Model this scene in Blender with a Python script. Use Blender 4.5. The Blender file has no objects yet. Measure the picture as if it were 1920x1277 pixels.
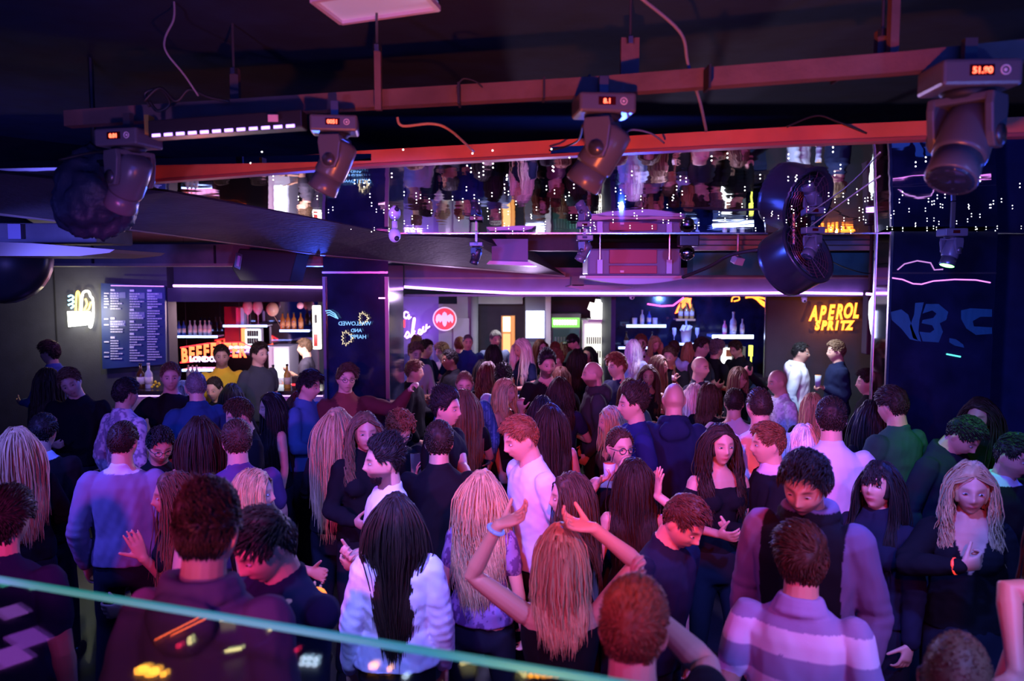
import bpy, math, random
import numpy as np
from mathutils import Vector, Matrix

# ------------------------------------------------------------------ camera, world, exposure, big lights
SC = bpy.context.scene
COL = SC.collection
PI = math.pi
FPX = 1500.0                      # focal length in pixels of a 1920 x 1277 frame
CAMZ = 2.6
PITCH = math.atan(118.5 / FPX)
cam_d = bpy.data.cameras.new('camera')
cam_d.sensor_fit = 'HORIZONTAL'
cam_d.sensor_width = 36.0
cam_d.lens = FPX / 1920 * 36
cam_d.clip_start = 0.05
cam_d.dof.use_dof = True
cam_d.dof.focus_distance = 5.2
cam_d.dof.aperture_fstop = 2.2
cam = bpy.data.objects.new('camera', cam_d)
cam.location = (0, 0, CAMZ)
cam.rotation_euler = (PI / 2 - PITCH, 0, 0)
COL.objects.link(cam)
SC.camera = cam
SC.view_settings.view_transform = 'Standard'
SC.view_settings.look = 'None'
SC.view_settings.gamma = 1
SC.view_settings.use_curve_mapping = False
SC.view_settings.exposure = 0.0
try:
    SC.cycles.use_denoising = True
    SC.cycles.max_bounces = 8
    SC.cycles.sample_clamp_indirect = 4
    SC.cycles.caustics_reflective = False
    SC.cycles.caustics_refractive = False
except Exception:
    pass
W = bpy.data.worlds.new('club_air')
SC.world = W
W.use_nodes = True
W.node_tree.nodes['Background'].inputs[0].default_value = (0.05, 0.08, 1.0, 1)
W.node_tree.nodes['Background'].inputs[1].default_value = 0.09


def P(px, py, Y):
    """world point seen at photo pixel (px, py) at distance Y"""
    u = (px - 960) / FPX
    v = (638.5 - py) / FPX
    ca, sa = math.cos(PITCH), math.sin(PITCH)
    d = (u, ca + v * sa, -sa + v * ca)
    t = Y / d[1]
    return Vector((d[0] * t, Y, CAMZ + d[2] * t))


def light(name, kind, loc, target, color, power, size=0.1, angle=60, blend=0.5, sy=None):
    d = bpy.data.lights.new(name, kind)
    d.color = color
    d.energy = power
    if kind == 'AREA':
        d.shape = 'RECTANGLE' if sy else 'SQUARE'
        d.size = size
        if sy:
            d.size_y = sy
    else:
        d.shadow_soft_size = size
    if kind == 'SPOT':
        d.spot_size = math.radians(angle)
        d.spot_blend = blend
    o = bpy.data.objects.new(name, d)
    o.location = loc
    o.rotation_euler = (Vector(target) - Vector(loc)).to_track_quat('-Z', 'Y').to_euler()
    COL.objects.link(o)
    return o

VIO = (0.30, 0.12, 1.0)
BLU = (0.06, 0.12, 1.0)
MAG = (1.0, 0.05, 0.45)
RED = (1.0, 0.05, 0.035)
GRN = (0.08, 1.0, 0.04)
CYA = (0.15, 0.75, 1.0)
#LIGHTS
DBL = (0.035, 0.09, 1.0)
light('fill_blue', 'AREA', (0.5, -1.3, 3.3), (0.2, 5.5, 1.2), (0.035, 0.09, 1.0), 130, 3.0)  # unseen area light added behind the camera as blue ambient fill
light('fill_blue', 'SPOT', (-4.2, 3.0, 2.8), (-2.0, 6.5, 1.6), (0.10, 0.10, 1.0), 200, 0.08, 100, 0.8)
light('spot_violet', 'SPOT', (-3.1, 4.0, 2.7), (-1.4, 5.4, 1.4), (0.11, 0.12, 1.0), 240, 0.05, 120, 0.8)
light('spot_violet', 'SPOT', (-0.55, 3.0, 2.85), (-0.2, 5.4, 1.4), (0.12, 0.12, 1.0), 290, 0.05, 120, 0.8)
light('spot_violet', 'SPOT', (1.35, 2.75, 2.8), (1.5, 4.9, 1.4), (0.10, 0.14, 1.0), 290, 0.05, 120, 0.8)
light('spot_blue', 'SPOT', (0.9, 6.6, 2.6), (0.5, 4.6, 1.4), DBL, 200, 0.02, 150, 0.7)
light('spot_blue', 'SPOT', (-2.0, 8.3, 2.6), (-2.0, 5.6, 1.4), DBL, 180, 0.02, 150, 0.7)
light('spot_blue', 'SPOT', (3.4, 4.3, 2.7), (2.2, 2.8, 1.2), DBL, 110, 0.05, 120, 0.8)
light('spot_magenta', 'SPOT', (-1.42, 0.9, 2.5), (-1.25, 5.0, 1.5), MAG, 380, 0.05, 54, 0.8)
light('spot_magenta', 'SPOT', (-1.0, 0.4, 2.9), (0.1, 3.0, 1.4), (0.85, .08, .9), 110, 0.05, 40, 0.9)
light('spot_red', 'SPOT', (0.25, 1.9, 2.72), (0.85, 5.2, 1.6), RED, 430, 0.05, 64, 0.9)
light('spot_red', 'SPOT', (-0.9, 0.5, 2.0), (-0.62, 2.2, 1.8), (1, .09, .03), 120, 0.05, 60, 0.8)
light('spot_red', 'SPOT', (0.75, 0.5, 2.2), (0.55, 1.95, 1.75), RED, 26, 0.05, 60, 0.8)
light('spot_red', 'SPOT', (0.0, 0.9, 2.0), (0.3, 3.2, 3.2), (1.0, 0.17, 0.03), 210, 0.05, 90, 0.9)
light('spot_violet', 'SPOT', (-1.3, 1.3, 2.4), (-1.5, 3.3, 3.1), (0.45, 0.25, 1.0), 40, 0.05, 80, 0.9)
light('spot_blue', 'SPOT', (1.9, 0.9, 2.5), (1.6, 2.6, 3.0), (0.12, 0.25, 1.0), 40, 0.05, 80, 0.9)
light('spot_violet', 'SPOT', (1.9, 0.9, 3.2), (1.05, 2.7, 1.2), (0.17, 0.24, 1.0), 300, 0.05, 76, 0.8)
light('spot_violet', 'SPOT', (-0.9, 2.0, 3.2), (-0.6, 3.7, 1.2), (0.3, 0.3, 1.0), 300, 0.05, 50, 0.8)
light('spot_red', 'SPOT', (0.95, 0.9, 2.62), (1.45, 3.2, 1.70), (1, .05, .08), 135, 0.05, 46, 0.9)
light('spot_red', 'SPOT', (-0.15, 1.0, 2.5), (0.25, 2.6, 1.6), (1, .06, .12), 50, 0.05, 50, 0.9)
light('spot_green', 'SPOT', (2.55, 4.3, 2.6), (2.8, 4.7, 1.6), GRN, 55, 0.04, 60, 0.9)
# light that belongs to the bars at the back, plus one added downlight
light('bar_light', 'AREA', tuple(P(560, 640, 10.6)), (-2.6, 11.8, 1.2), (1, .85, .9), 14, .5)
light('bar_light', 'AREA', tuple(P(420, 560, 10.4)), tuple(P(420, 700, 8.6)), (1, .6, .7), 26, .8)
light('bar_light', 'SPOT', tuple(P(1000, 556, 9.3)), tuple(P(1000, 700, 8.4)), (.75, .52, 1), 230, .03, 150, .9)
light('bar_light', 'SPOT', tuple(P(840, 556, 9.3)), tuple(P(840, 700, 8.6)), (.75, .52, 1), 200, .03, 150, .9)
light('bar_light', 'SPOT', tuple(P(1270, 560, 9.3)), tuple(P(1270, 700, 8.4)), (.65, .55, 1), 230, .03, 150, .9)
light('bar_light', 'SPOT', tuple(P(1500, 560, 9.0)), tuple(P(1530, 700, 9.4)), (.6, .75, 1), 110, .03, 120, .9)
light('bar_light', 'SPOT', tuple(P(1290, 566, 11.2)), tuple(P(1290, 660, 12.0)), (.12, .25, 1), 60, .03, 140, .9)
light('bar_light', 'SPOT', tuple(P(940, 568, 10.8)), tuple(P(940, 700, 11.6)), (.9, .9, 1), 60, .03, 150, .9)
light('bar_light', 'SPOT', tuple(P(425, 480, 6.4)), tuple(P(425, 700, 8.7)), (1, .85, .75), 130, .08, 42, .9)  # no bar lamp: unseen downlight added to brighten the yellow polo
light('bar_light', 'POINT', tuple(P(140, 590, 9.2)), (0, 0, 0), (1, .85, .5), 10, .012)
light('sign_glow', 'POINT', tuple(P(1568, 598, 10.45)), (0, 0, 0), (1, .22, .03), 9, .012)
light('sign_glow', 'POINT', tuple(P(400, 662, 11.2)), (0, 0, 0), (1, .06, .05), 14, .012)
light('sign_glow', 'POINT', tuple(P(785, 610, 11.5)), (0, 0, 0), (.5, .2, 1), 12, .012)
light('bar_light', 'SPOT', tuple(P(250, 505, 8.4)), tuple(P(200, 560, 9.7)), (.30, .12, 1), 60, .03, 150, .9)

# ------------------------------------------------------------------ materials
_M = {}


def mat(name, color=(0.5, 0.5, 0.5), rough=0.6, metal=0.0, emit=None, power=0.0, bump=0.0, bscale=60.0, var=0.0, vscale=6.0, spec=0.5):
    if name in _M:
        return _M[name]
    m = bpy.data.materials.new(name)
    m.use_nodes = True
    nt = m.node_tree
    b = nt.nodes['Principled BSDF']
    b.inputs['Base Color'].default_value = (*color, 1)
    b.inputs['Roughness'].default_value = rough
    b.inputs['Metallic'].default_value = metal
    b.inputs['Specular IOR Level'].default_value = spec
    if emit is not None:
        b.inputs['Emission Color'].default_value = (*emit, 1)
        b.inputs['Emission Strength'].default_value = power
    if bump or var:
        tc = nt.nodes.new('ShaderNodeTexCoord')
        if var:
            n = nt.nodes.new('ShaderNodeTexNoise')
            n.inputs['Scale'].default_value = vscale
            n.inputs['Detail'].default_value = 5
            nt.links.new(tc.outputs['Object'], n.inputs['Vector'])
            r = nt.nodes.new('ShaderNodeMapRange')
            r.inputs['From Min'].default_value = 0.3
            r.inputs['From Max'].default_value = 0.7
            r.inputs['To Min'].default_value = 1 - var
            r.inputs['To Max'].default_value = 1 + var
            nt.links.new(n.outputs['Fac'], r.inputs['Value'])
            mx = nt.nodes.new('ShaderNodeVectorMath')
            mx.operation = 'SCALE'
            mx.inputs[0].default_value = color
            nt.links.new(r.outputs['Result'], mx.inputs['Scale'])
            nt.links.new(mx.outputs[0], b.inputs['Base Color'])
        if bump:
            n2 = nt.nodes.new('ShaderNodeTexNoise')
            n2.inputs['Scale'].default_value = bscale
            n2.inputs['Detail'].default_value = 4
            nt.links.new(tc.outputs['Object'], n2.inputs['Vector'])
            bp = nt.nodes.new('ShaderNodeBump')
            bp.inputs['Strength'].default_value = bump
            bp.inputs['Distance'].default_value = 0.01
            nt.links.new(n2.outputs['Fac'], bp.inputs['Height'])
            nt.links.new(bp.outputs[0], b.inputs['Normal'])
    _M[name] = m
    return m


def attr_mat(name, rough, spec, bump=0.0, bscale=200.0, sheen=0.0, sss=0.0):
    m = bpy.data.materials.new(name)
    m.use_nodes = True
    nt = m.node_tree
    b = nt.nodes['Principled BSDF']
    a = nt.nodes.new('ShaderNodeAttribute')
    a.attribute_name = 'tint'
    nt.links.new(a.outputs['Color'], b.inputs['Base Color'])
    b.inputs['Roughness'].default_value = rough
    b.inputs['Specular IOR Level'].default_value = spec
    if sheen:
        b.inputs['Sheen Weight'].default_value = sheen
    if bump:
        tc = nt.nodes.new('ShaderNodeTexCoord')
        n2 = nt.nodes.new('ShaderNodeTexNoise')
        n2.inputs['Scale'].default_value = bscale
        nt.links.new(tc.outputs['Object'], n2.inputs['Vector'])
        bp = nt.nodes.new('ShaderNodeBump')
        bp.inputs['Strength'].default_value = bump
        bp.inputs['Distance'].default_value = 0.004
        nt.links.new(n2.outputs['Fac'], bp.inputs['Height'])
        nt.links.new(bp.outputs[0], b.inputs['Normal'])
    return m

def glow(name, color, power):
    return mat(name, (0.02, 0.02, 0.02), 0.5, emit=color, power=power)

# ------------------------------------------------------------------ mesh helpers


class MB:
    def __init__(self):
        self.v = []
        self.f = []
        self.m = []
        self.mi = 0

    def add(self, vs, fs, mi=None):
        o = len(self.v)
        self.v.extend([tuple(p) for p in vs])
        for f in fs:
            self.f.append(tuple(i + o for i in f))
            self.m.append(self.mi if mi is None else mi)

    def box(self, c, s, rot=None, mi=None):
        c = Vector(c)
        vs = []
        for x in (-.5, .5):
            for y in (-.5, .5):
                for z in (-.5, .5):
                    p = Vector((x * s[0], y * s[1], z * s[2]))
                    if rot is not None:
                        p = rot @ p
                    vs.append(p + c)
        self.add(vs, [(0, 1, 3, 2), (4, 6, 7, 5), (0, 4, 5, 1), (2, 3, 7, 6), (0, 2, 6, 4), (1, 5, 7, 3)], mi)

    def prism(self, pts, ext, mi=None):
        n = len(pts)
        ext = Vector(ext)
        vs = [Vector(p) for p in pts] + [Vector(p) + ext for p in pts]
        fs = [tuple(range(n)), tuple(range(2 * n - 1, n - 1, -1))]
        for i in range(n):
            j = (i + 1) % n
            fs.append((i, i + n, j + n, j))
        self.add(vs, fs, mi)

    def tube(self, pts, r, n=8, mi=None, cap=True):
        pts = [Vector(p) for p in pts]
        k = len(pts)
        if not hasattr(r, '__len__'):
            r = [r] * k
        vs = []
        up = None
        for i in range(k):
            t = (pts[min(i + 1, k - 1)] - pts[max(i - 1, 0)])
            t = t.normalized() if t.length > 1e-9 else Vector((0, 0, 1))
            if up is None:
                up = t.orthogonal().normalized()
            a = up - t * up.dot(t)
            if a.length < 1e-6:
                a = t.orthogonal()
            a.normalize()
            up = a
            b = t.cross(a)
            for q in range(n):
                w = 2 * PI * q / n
                vs.append(pts[i] + (a * math.cos(w) + b * math.sin(w)) * r[i])
        fs = []
        for i in range(k - 1):
            for q in range(n):
                q2 = (q + 1) % n
                fs.append((i * n + q, i * n + q2, (i + 1) * n + q2, (i + 1) * n + q))
        if cap:
            fs.append(tuple(range(n - 1, -1, -1)))
            fs.append(tuple(range((k - 1) * n, k * n)))
        self.add(vs, fs, mi)

    def lathe(self, prof, n=20, loc=(0, 0, 0), rot=None, mi=None):
        loc = Vector(loc)
        vs = []
        for r, z in prof:
            for q in range(n):
                w = 2 * PI * q / n
                p = Vector((r * math.cos(w), r * math.sin(w), z))
                if rot is not None:
                    p = rot @ p
                vs.append(p + loc)
        fs = []
        for i in range(len(prof) - 1):
            for q in range(n):
                q2 = (q + 1) % n
                fs.append((i * n + q, i * n + q2, (i + 1) * n + q2, (i + 1) * n + q))
        fs.append(tuple(range(n - 1, -1, -1)))
        k = len(prof) - 1
        fs.append(tuple(range(k * n, k * n + n)))
        self.add(vs, fs, mi)

    def ball(self, c, r, n=12, rot=None, mi=None):
        if not hasattr(r, '__len__'):
            r = (r, r, r)
        vs, fs = [], []
        h = max(4, n // 2)
        for i in range(h + 1):
            t = PI * i / h
            for q in range(n):
                w = 2 * PI * q / n
                p = Vector((r[0] * math.sin(t) * math.cos(w), r[1] * math.sin(t) * math.sin(w), r[2] * math.cos(t)))
                if rot is not None:
                    p = rot @ p
                vs.append(p + Vector(c))
        for i in range(h):
            for q in range(n):
                q2 = (q + 1) % n
                fs.append((i * n + q, (i + 1) * n + q, (i + 1) * n + q2, i * n + q2))
        self.add(vs, fs, mi)

    def build(self, name, mats, parent=None, smooth=False, bevel=0.0, loc=None, local=False):
        me = bpy.data.meshes.new(name)
        org = Vector(loc) if loc is not None else Vector((0, 0, 0))
        pv = Vector((0, 0, 0))
        me.from_pydata([tuple(Vector(p) - org) for p in self.v] if loc is not None else self.v, [], self.f)
        if not isinstance(mats, (list, tuple)):
            mats = [mats]
        for m in mats:
            me.materials.append(m)
        if len(mats) > 1:
            me.polygons.foreach_set('material_index', self.m)
        if smooth:
            me.polygons.foreach_set('use_smooth', [True] * len(me.polygons))
        me.validate()
        me.update()
        o = bpy.data.objects.new(name, me)
        COL.objects.link(o)
        if loc is not None:
            o.location = org
        if parent is not None:
            o.parent = parent
            if not local:
                o.matrix_parent_inverse = parent.matrix_basis.inverted()
        if bevel:
            b = o.modifiers.new('bevel', 'BEVEL')
            b.width = bevel
            b.segments = 2
            b.limit_method = 'ANGLE'
        return o


def tag(o, label=None, cat=None, group=None, kind=None):
    if label:
        o['label'] = label
    if cat:
        o['category'] = cat
    if group:
        o['group'] = group
    if kind:
        o['kind'] = kind
    return o


def thing(name, loc, label, cat, group=None):
    o = bpy.data.objects.new(name, None)
    o.empty_display_size = 0.1
    o.location = loc
    COL.objects.link(o)
    return tag(o, label, cat, group)


def adopt(child, parent):
    child.parent = parent
    child.matrix_parent_inverse = parent.matrix_basis.inverted()


def rotm(x=0, y=0, z=0):
    return Matrix.Rotation(math.radians(z), 3, 'Z') @ Matrix.Rotation(math.radians(y), 3, 'Y') @ Matrix.Rotation(math.radians(x), 3, 'X')


def rect(x0, y0, x1, y1, Y):
    return [P(x0, y1, Y), P(x1, y1, Y), P(x1, y0, Y), P(x0, y0, Y)]


def slab(b, x0, y0, x1, y1, Y, dep, mi=None):
    """upright box whose front face fills the photo rectangle at distance Y, dep metres deep"""
    z0 = P(x0, y1, Y).z
    z1 = P(x0, y0, Y).z
    X0 = P(x0, y0, Y).x
    X1 = P(x1, y0, Y).x
    b.box(((X0 + X1) / 2, Y + dep / 2, (z0 + z1) / 2), (X1 - X0, dep, z1 - z0), None, mi)


def text_mesh(name, body, m, parent, loc, size, rot=(PI / 2, 0, 0), extr=0.004, outline=0.0, scale=(1, 1, 1), shear=0.0, bold=0.0, spacing=1.0):
    cu = bpy.data.curves.new(name, 'FONT')
    cu.body = body
    cu.size = size
    cu.align_x = 'CENTER'
    cu.align_y = 'CENTER'
    cu.shear = shear
    cu.space_character = spacing
    cu.resolution_u = 3
    if outline:
        cu.fill_mode = 'NONE'
        cu.bevel_depth = outline
        cu.bevel_resolution = 1
    else:
        cu.extrude = extr
        cu.offset = bold
    t = bpy.data.objects.new(name + '_c', cu)
    COL.objects.link(t)
    bpy.context.view_layer.update()
    me = bpy.data.meshes.new_from_object(t.evaluated_get(bpy.context.evaluated_depsgraph_get()))
    bpy.data.objects.remove(t)
    me.materials.clear()
    me.materials.append(m)
    me.name = name
    o = bpy.data.objects.new(name, me)
    COL.objects.link(o)
    o.location = loc
    o.rotation_euler = rot
    o.scale = scale
    if parent is not None:
        adopt(o, parent)
    return o
# ------------------------------------------------------------------ people
SKIN = attr_mat('skin', 0.5, 0.45)
HAIR = attr_mat('hair', 0.55, 0.22)
CLOTH = attr_mat('cloth', 0.9, 0.12, 0.35, 500.0)
LEATH = attr_mat('coated_cloth', 0.42, 0.5, 0.3, 60.0)
EYEW = mat('eye_white', (0.42, 0.38, 0.37), 0.35)
EYEI = mat('iris', (0.03, 0.02, 0.015), 0.15)
DARKP = mat('dark_plastic', (0.012, 0.012, 0.014), 0.3)

HC = dict(bk=(.012, .010, .010), db=(.025, .015, .010), br=(.055, .028, .016), lb=(.15, .085, .045), gi=(.15, .055, .025),
          bl=(.50, .34, .17), pl=(.80, .70, .56), gy=(.14, .13, .125), au=(.08, .020, .012), wh=(.80, .82, .82))
SK = dict(a=(.54, .30, .21), b=(.42, .22, .14), c=(.62, .38, .29), d=(.22, .10, .06))


def grid_faces(n, k, wrap=True):
    fs = []
    for i in range(k - 1):
        for q in range(n if wrap else n - 1):
            q2 = (q + 1) % n
            fs.append((i * n + q, i * n + q2, (i + 1) * n + q2, (i + 1) * n + q))
    return fs


def head_surf(d, fem=False, off=0.0):
    """d: (n,3) unit directions, front = -Y -> points of the head surface (eye level at z=0)"""
    dx, dy, dz = d[:, 0], d[:, 1], d[:, 2]
    x = (.0755 if not fem else .072) * dx
    y = np.where(dy < 0, -.094 * np.abs(dy) ** .88, .100 * dy)
    z = .119 * dz
    t = np.clip(-dz, 0, 1)
    x = x * (1 - (.30 if not fem else .36) * t ** 1.6)
    y = np.where(dy > 0, y * (1 - .55 * t ** .8), y * (1 - .02 * t))
    y = y + .004
    if off:
        s = 1 + off / .09
        x, y, z = x * s, y * s, z * s
    else:
        fr = np.clip((-dy - .15) / .4, 0, 1)

        def g(x0, z0, sx, sz):
            return np.exp(-((x - x0) / sx) ** 2 - ((z - z0) / sz) ** 2) * fr
        k = .85 if fem else 1.0
        y = y - .022 * k * g(0, -.030, .011, .013) - .013 * k * g(0, -.006, .009, .022)
        y = y - .006 * (g(.012, -.036, .007, .007) + g(-.012, -.036, .007, .007))
        y = y + .011 * (g(.031, .002, .015, .011) + g(-.031, .002, .015, .011))
        y = y - .004 * k * g(0, .024, .05, .008)
        y = y - .004 * (g(.044, -.030, .018, .018) + g(-.044, -.030, .018, .018))
        y = y - .008 * g(0, -.064, .021, .010) + .004 * g(0, -.081, .020, .006)
        y = y - .009 * g(0, -.100, .022, .014)
    return np.stack([x, y, z], 1)


def dirs(n, k):
    az = np.linspace(0, 2 * PI, n, endpoint=False)
    el = np.linspace(-PI / 2 + .02, PI / 2 - .02, k)
    A, E = np.meshgrid(az, el)
    A, E = A.ravel(), E.ravel()
    return np.stack([np.sin(A) * np.cos(E), -np.cos(A) * np.cos(E), np.sin(E)], 1), A, E


def hair_edge(A):
    """lowest z (unit direction) that carries hair for azimuth A (0 = face)"""
    a = np.abs((A + PI) % (2 * PI) - PI)
    return np.interp(a, [0, .55, .85, 1.15, 1.45, 1.65, 1.9, 2.4, PI], [.60, .58, .40, .05, .08, .20, -.12, -.50, -.56])


class Raw:
    """vertices / faces collected with numpy, in person space"""

    def __init__(self):
        self.v = []
        self.f = []
        self.n = 0

    def add(self, v, f):
        self.v.append(np.asarray(v, float))
        self.f.extend([tuple(int(i) + self.n for i in q) for q in f])
        self.n += len(v)

    def loft(self, C, RX, RY, X=None, Y=None, n=16):
        """rings: centres C, half sizes RX, RY along axes X, Y"""
        k = len(C)
        w = np.linspace(0, 2 * PI, n, endpoint=False)
        vs = []
        for i in range(k):
            vs.append(np.asarray(C[i])[None] + np.cos(w)[:, None] * np.asarray(X[i])[None] * RX[i] + np.sin(w)[:, None] * np.asarray(Y[i])[None] * RY[i])
        f = grid_faces(n, k)
        f.append(tuple(range(n - 1, -1, -1)))
        f.append(tuple(range((k - 1) * n, k * n)))
        self.add(np.concatenate(vs), f)

    def limb(self, pts, r, n=12, flat=None):
        """tapered round tube with rounded ends through pts"""
        pts = [np.asarray(p, float) for p in pts]
        P2, R2 = [], []
        d0 = (pts[1] - pts[0])
        d0 /= np.linalg.norm(d0) + 1e-9
        d1 = (pts[-1] - pts[-2])
        d1 /= np.linalg.norm(d1) + 1e-9
        for a, s in ((-.95, .3), (-.7, .72)):
            P2.append(pts[0] + d0 * a * r[0])
            R2.append(r[0] * s)
        P2 += pts
        R2 += list(r)
        for a, s in ((.7, .72), (.95, .3)):
            P2.append(pts[-1] + d1 * a * r[-1])
            R2.append(r[-1] * s)
        up = None
        XA, YA = [], []
        for i in range(len(P2)):
            t = P2[min(i + 1, len(P2) - 1)] - P2[max(i - 1, 0)]
            t /= np.linalg.norm(t) + 1e-9
            if up is None:
                up = np.array(flat, float) if flat is not None else (np.array([1., 0, 0]) if abs(t[0]) < .8 else np.array([0, 1., 0]))
            a = up - t * up.dot(t)
            a /= np.linalg.norm(a) + 1e-9
            up = a
            XA.append(a)
            YA.append(np.cross(t, a))
        self.loft(P2, R2, R2, XA, YA, n)

    def blob(self, c, r, R=None, n=14):
        d, A, E = dirs(n, 9)
        v = d * np.asarray(r)
        if R is not None:
            v = v @ np.asarray(R).T
        f = grid_faces(n, 9)
        f.append(tuple(range(n - 1, -1, -1)))
        f.append(tuple(range(8 * n, 9 * n)))
        self.add(v + np.asarray(c), f)

    def mesh(self, name):
        me = bpy.data.meshes.new(name)
        me.from_pydata(np.concatenate(self.v).tolist(), [], self.f)
        me.update()
        return me


def eul(pitch=0, roll=0, yaw=0):
    """local head/torso rotation: pitch>0 looks down, yaw turns to the person's left(+X when facing -Y)"""
    return np.array(Matrix.Rotation(math.radians(yaw), 3, 'Z') @ Matrix.Rotation(math.radians(roll), 3, 'Y') @ Matrix.Rotation(math.radians(pitch), 3, 'X'))


TORSO_M = [(-.03, .055, .055, .012), (.005, .070, .06, .010), (.035, .105, .074, .005), (.065, .150, .088, 0), (.11, .184, .102, 0), (.18, .180, .112, -.004), (.28, .162, .114, -.004), (.40, .144, .106, 0), (.50, .152, .108, .004), (.58, .168, .118, .006), (.66, .150, .11, .004)]
TORSO_F = [(-.03, .046, .046, .012), (.005, .058, .05, .010), (.035, .090, .062, .005), (.065, .128, .076, 0), (.11, .154, .088, 0), (.19, .152, .100, -.006), (.28, .134, .094, -.002), (.38, .118, .084, .004), (.48, .146, .100, .010), (.56, .166, .116, .012), (.64, .150, .108, .006)]


def hand_raw(R, wrist, fdir, tdir, curl, spread, left, detail):
    """palm, four fingers and a thumb; fdir = pointing direction, tdir = towards the thumb side"""
    f = np.array(fdir, float)
    f /= np.linalg.norm(f)
    t = np.array(tdir, float)
    t = t - f * t.dot(f)
    t /= np.linalg.norm(t) + 1e-9
    nrm = np.cross(f, t) * (1 if left else -1)       # palm side
    w = np.array(wrist, float)
    C = [w - f * .012, w + f * .012, w + f * .045, w + f * .078, w + f * .088]
    R.loft(C, [.026, .029, .038, .040, .034], [.019, .018, .017, .014, .008], [t] * 5, [nrm] * 5, 14)
    L = [.070, .080, .074, .058]
    for i in range(4):
        off = .0315 - .021 * i
        a = math.radians(spread * (1.5 - i) / 1.5)
        d = f * math.cos(a) + t * math.sin(a)
        p = w + f * .076 + t * off
        pts = [p]
        c = 0.
        for s, q in ((.45, .5), (.31, 1.0), (.24, .8)):
            c += curl * q * (1 + .08 * i)
            dd = d * math.cos(c) + nrm * math.sin(c)
            p = p + dd * L[i] * s * 1.05
            pts.append(p)
        R.limb(pts, [.0092, .0086, .0078, .0070], 8)
    b = w + f * .022 + t * .022
    d1 = f * .62 + t * .72 + nrm * .25 * (1 + curl)
    d1 /= np.linalg.norm(d1)
    d2 = d1 * math.cos(curl * .5) + (nrm * .6 + f * .5) * math.sin(curl * .5)
    R.limb([b, b + d1 * .036, b + d1 * .036 + d2 * .026, b + d1 * .036 + d2 * .048], [.0135, .0115, .0098, .0085], 8)


def ik(S, T, a, b, hint):
    S, T = np.array(S, float), np.array(T, float)
    d = T - S
    L = np.linalg.norm(d)
    L2 = min(max(L, abs(a - b) + .02), a + b - .004)
    d = d / (L + 1e-9)
    T = S + d * L2
    x = (a * a - b * b + L2 * L2) / (2 * L2)
    h = math.sqrt(max(a * a - x * x, 0))
    hn = np.array(hint, float)
    hn = hn - d * hn.dot(d)
    hn /= np.linalg.norm(hn) + 1e-9
    return S + d * x + hn * h, T


PENDING = []
SPOTS = []
PN = [0]


def queue(raw, name, mats, parent, voxel, smooth_it, post):
    o = bpy.data.objects.new(name, raw.mesh(name))
    COL.objects.link(o)
    o.parent = parent
    m = o.modifiers.new('join', 'REMESH')
    m.mode = 'VOXEL'
    m.voxel_size = voxel
    if smooth_it:
        s = o.modifiers.new('ease', 'SMOOTH')
        s.factor = .5
        s.iterations = smooth_it
    PENDING.append((o, mats, post))
    return o


def flush():
    bpy.context.view_layer.update()
    dg = bpy.context.evaluated_depsgraph_get()
    done = []
    for o, mats, post in PENDING:
        done.append(bpy.data.meshes.new_from_object(o.evaluated_get(dg)))
    for (o, mats, post), me in zip(PENDING, done):
        o.modifiers.clear()
        old = o.data
        o.data = me
        bpy.data.meshes.remove(old)
        me.name = o.name
        me.materials.clear()
        for m in mats:
            me.materials.append(m)
        n = len(me.vertices)
        co = np.empty(n * 3)
        me.vertices.foreach_get('co', co)
        co = co.reshape(n, 3)
        no = np.empty(n * 3)
        me.vertices.foreach_get('normal', no)
        no = no.reshape(n, 3)
        co2, col = post(co, no)
        if co2 is not None:
            me.vertices.foreach_set('co', co2.ravel())
        ca = me.color_attributes.new('tint', 'FLOAT_COLOR', 'POINT')
        ca.data.foreach_set('color', np.concatenate([col, np.ones((n, 1))], 1).ravel())
        me.polygons.foreach_set('use_smooth', [True] * len(me.polygons))
        me.update()
    PENDING.clear()


def sines(p, seed, amp, freq):
    r = np.random.RandomState(seed)
    s = np.zeros(len(p))
    for i in range(5):
        k = r.randn(3)
        k[2] *= .55
        k *= freq * (.7 + .5 * i) / np.linalg.norm(k)
        q = np.sin(p @ k + r.rand() * 6 + 1.5 * np.sin(p @ (r.randn(3) * freq * .25)))
        s += q / (1 + .6 * i)
    return s * amp * .5


def tri_strands(paths, widths, cols, name, parent, m=None):
    """paths (S,K,3), widths (S,K): three-sided locks joined into one hair mesh"""
    S, K, _ = paths.shape
    t = np.gradient(paths, axis=1)
    t /= np.linalg.norm(t, axis=2, keepdims=True) + 1e-9
    r = np.random.RandomState(7).randn(S, 1, 3)
    a = np.cross(t, r)
    a /= np.linalg.norm(a, axis=2, keepdims=True) + 1e-9
    b = np.cross(t, a)
    vs = []
    for q in range(3):
        w = 2 * PI * q / 3
        vs.append(paths + (a * math.cos(w) + b * math.sin(w)) * widths[..., None])
    V = np.stack(vs, 2).reshape(-1, 3)
    idx = np.arange(S * K * 3).reshape(S, K, 3)
    F = []
    for q in range(3):
        q2 = (q + 1) % 3
        F.append(np.stack([idx[:, :-1, q], idx[:, :-1, q2], idx[:, 1:, q2], idx[:, 1:, q]], -1).reshape(-1, 4))
    F = np.concatenate(F)
    C = np.repeat(cols, K * 3, 0) if cols.ndim == 2 else cols.reshape(-1, 3)
    return V, F, C


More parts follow.
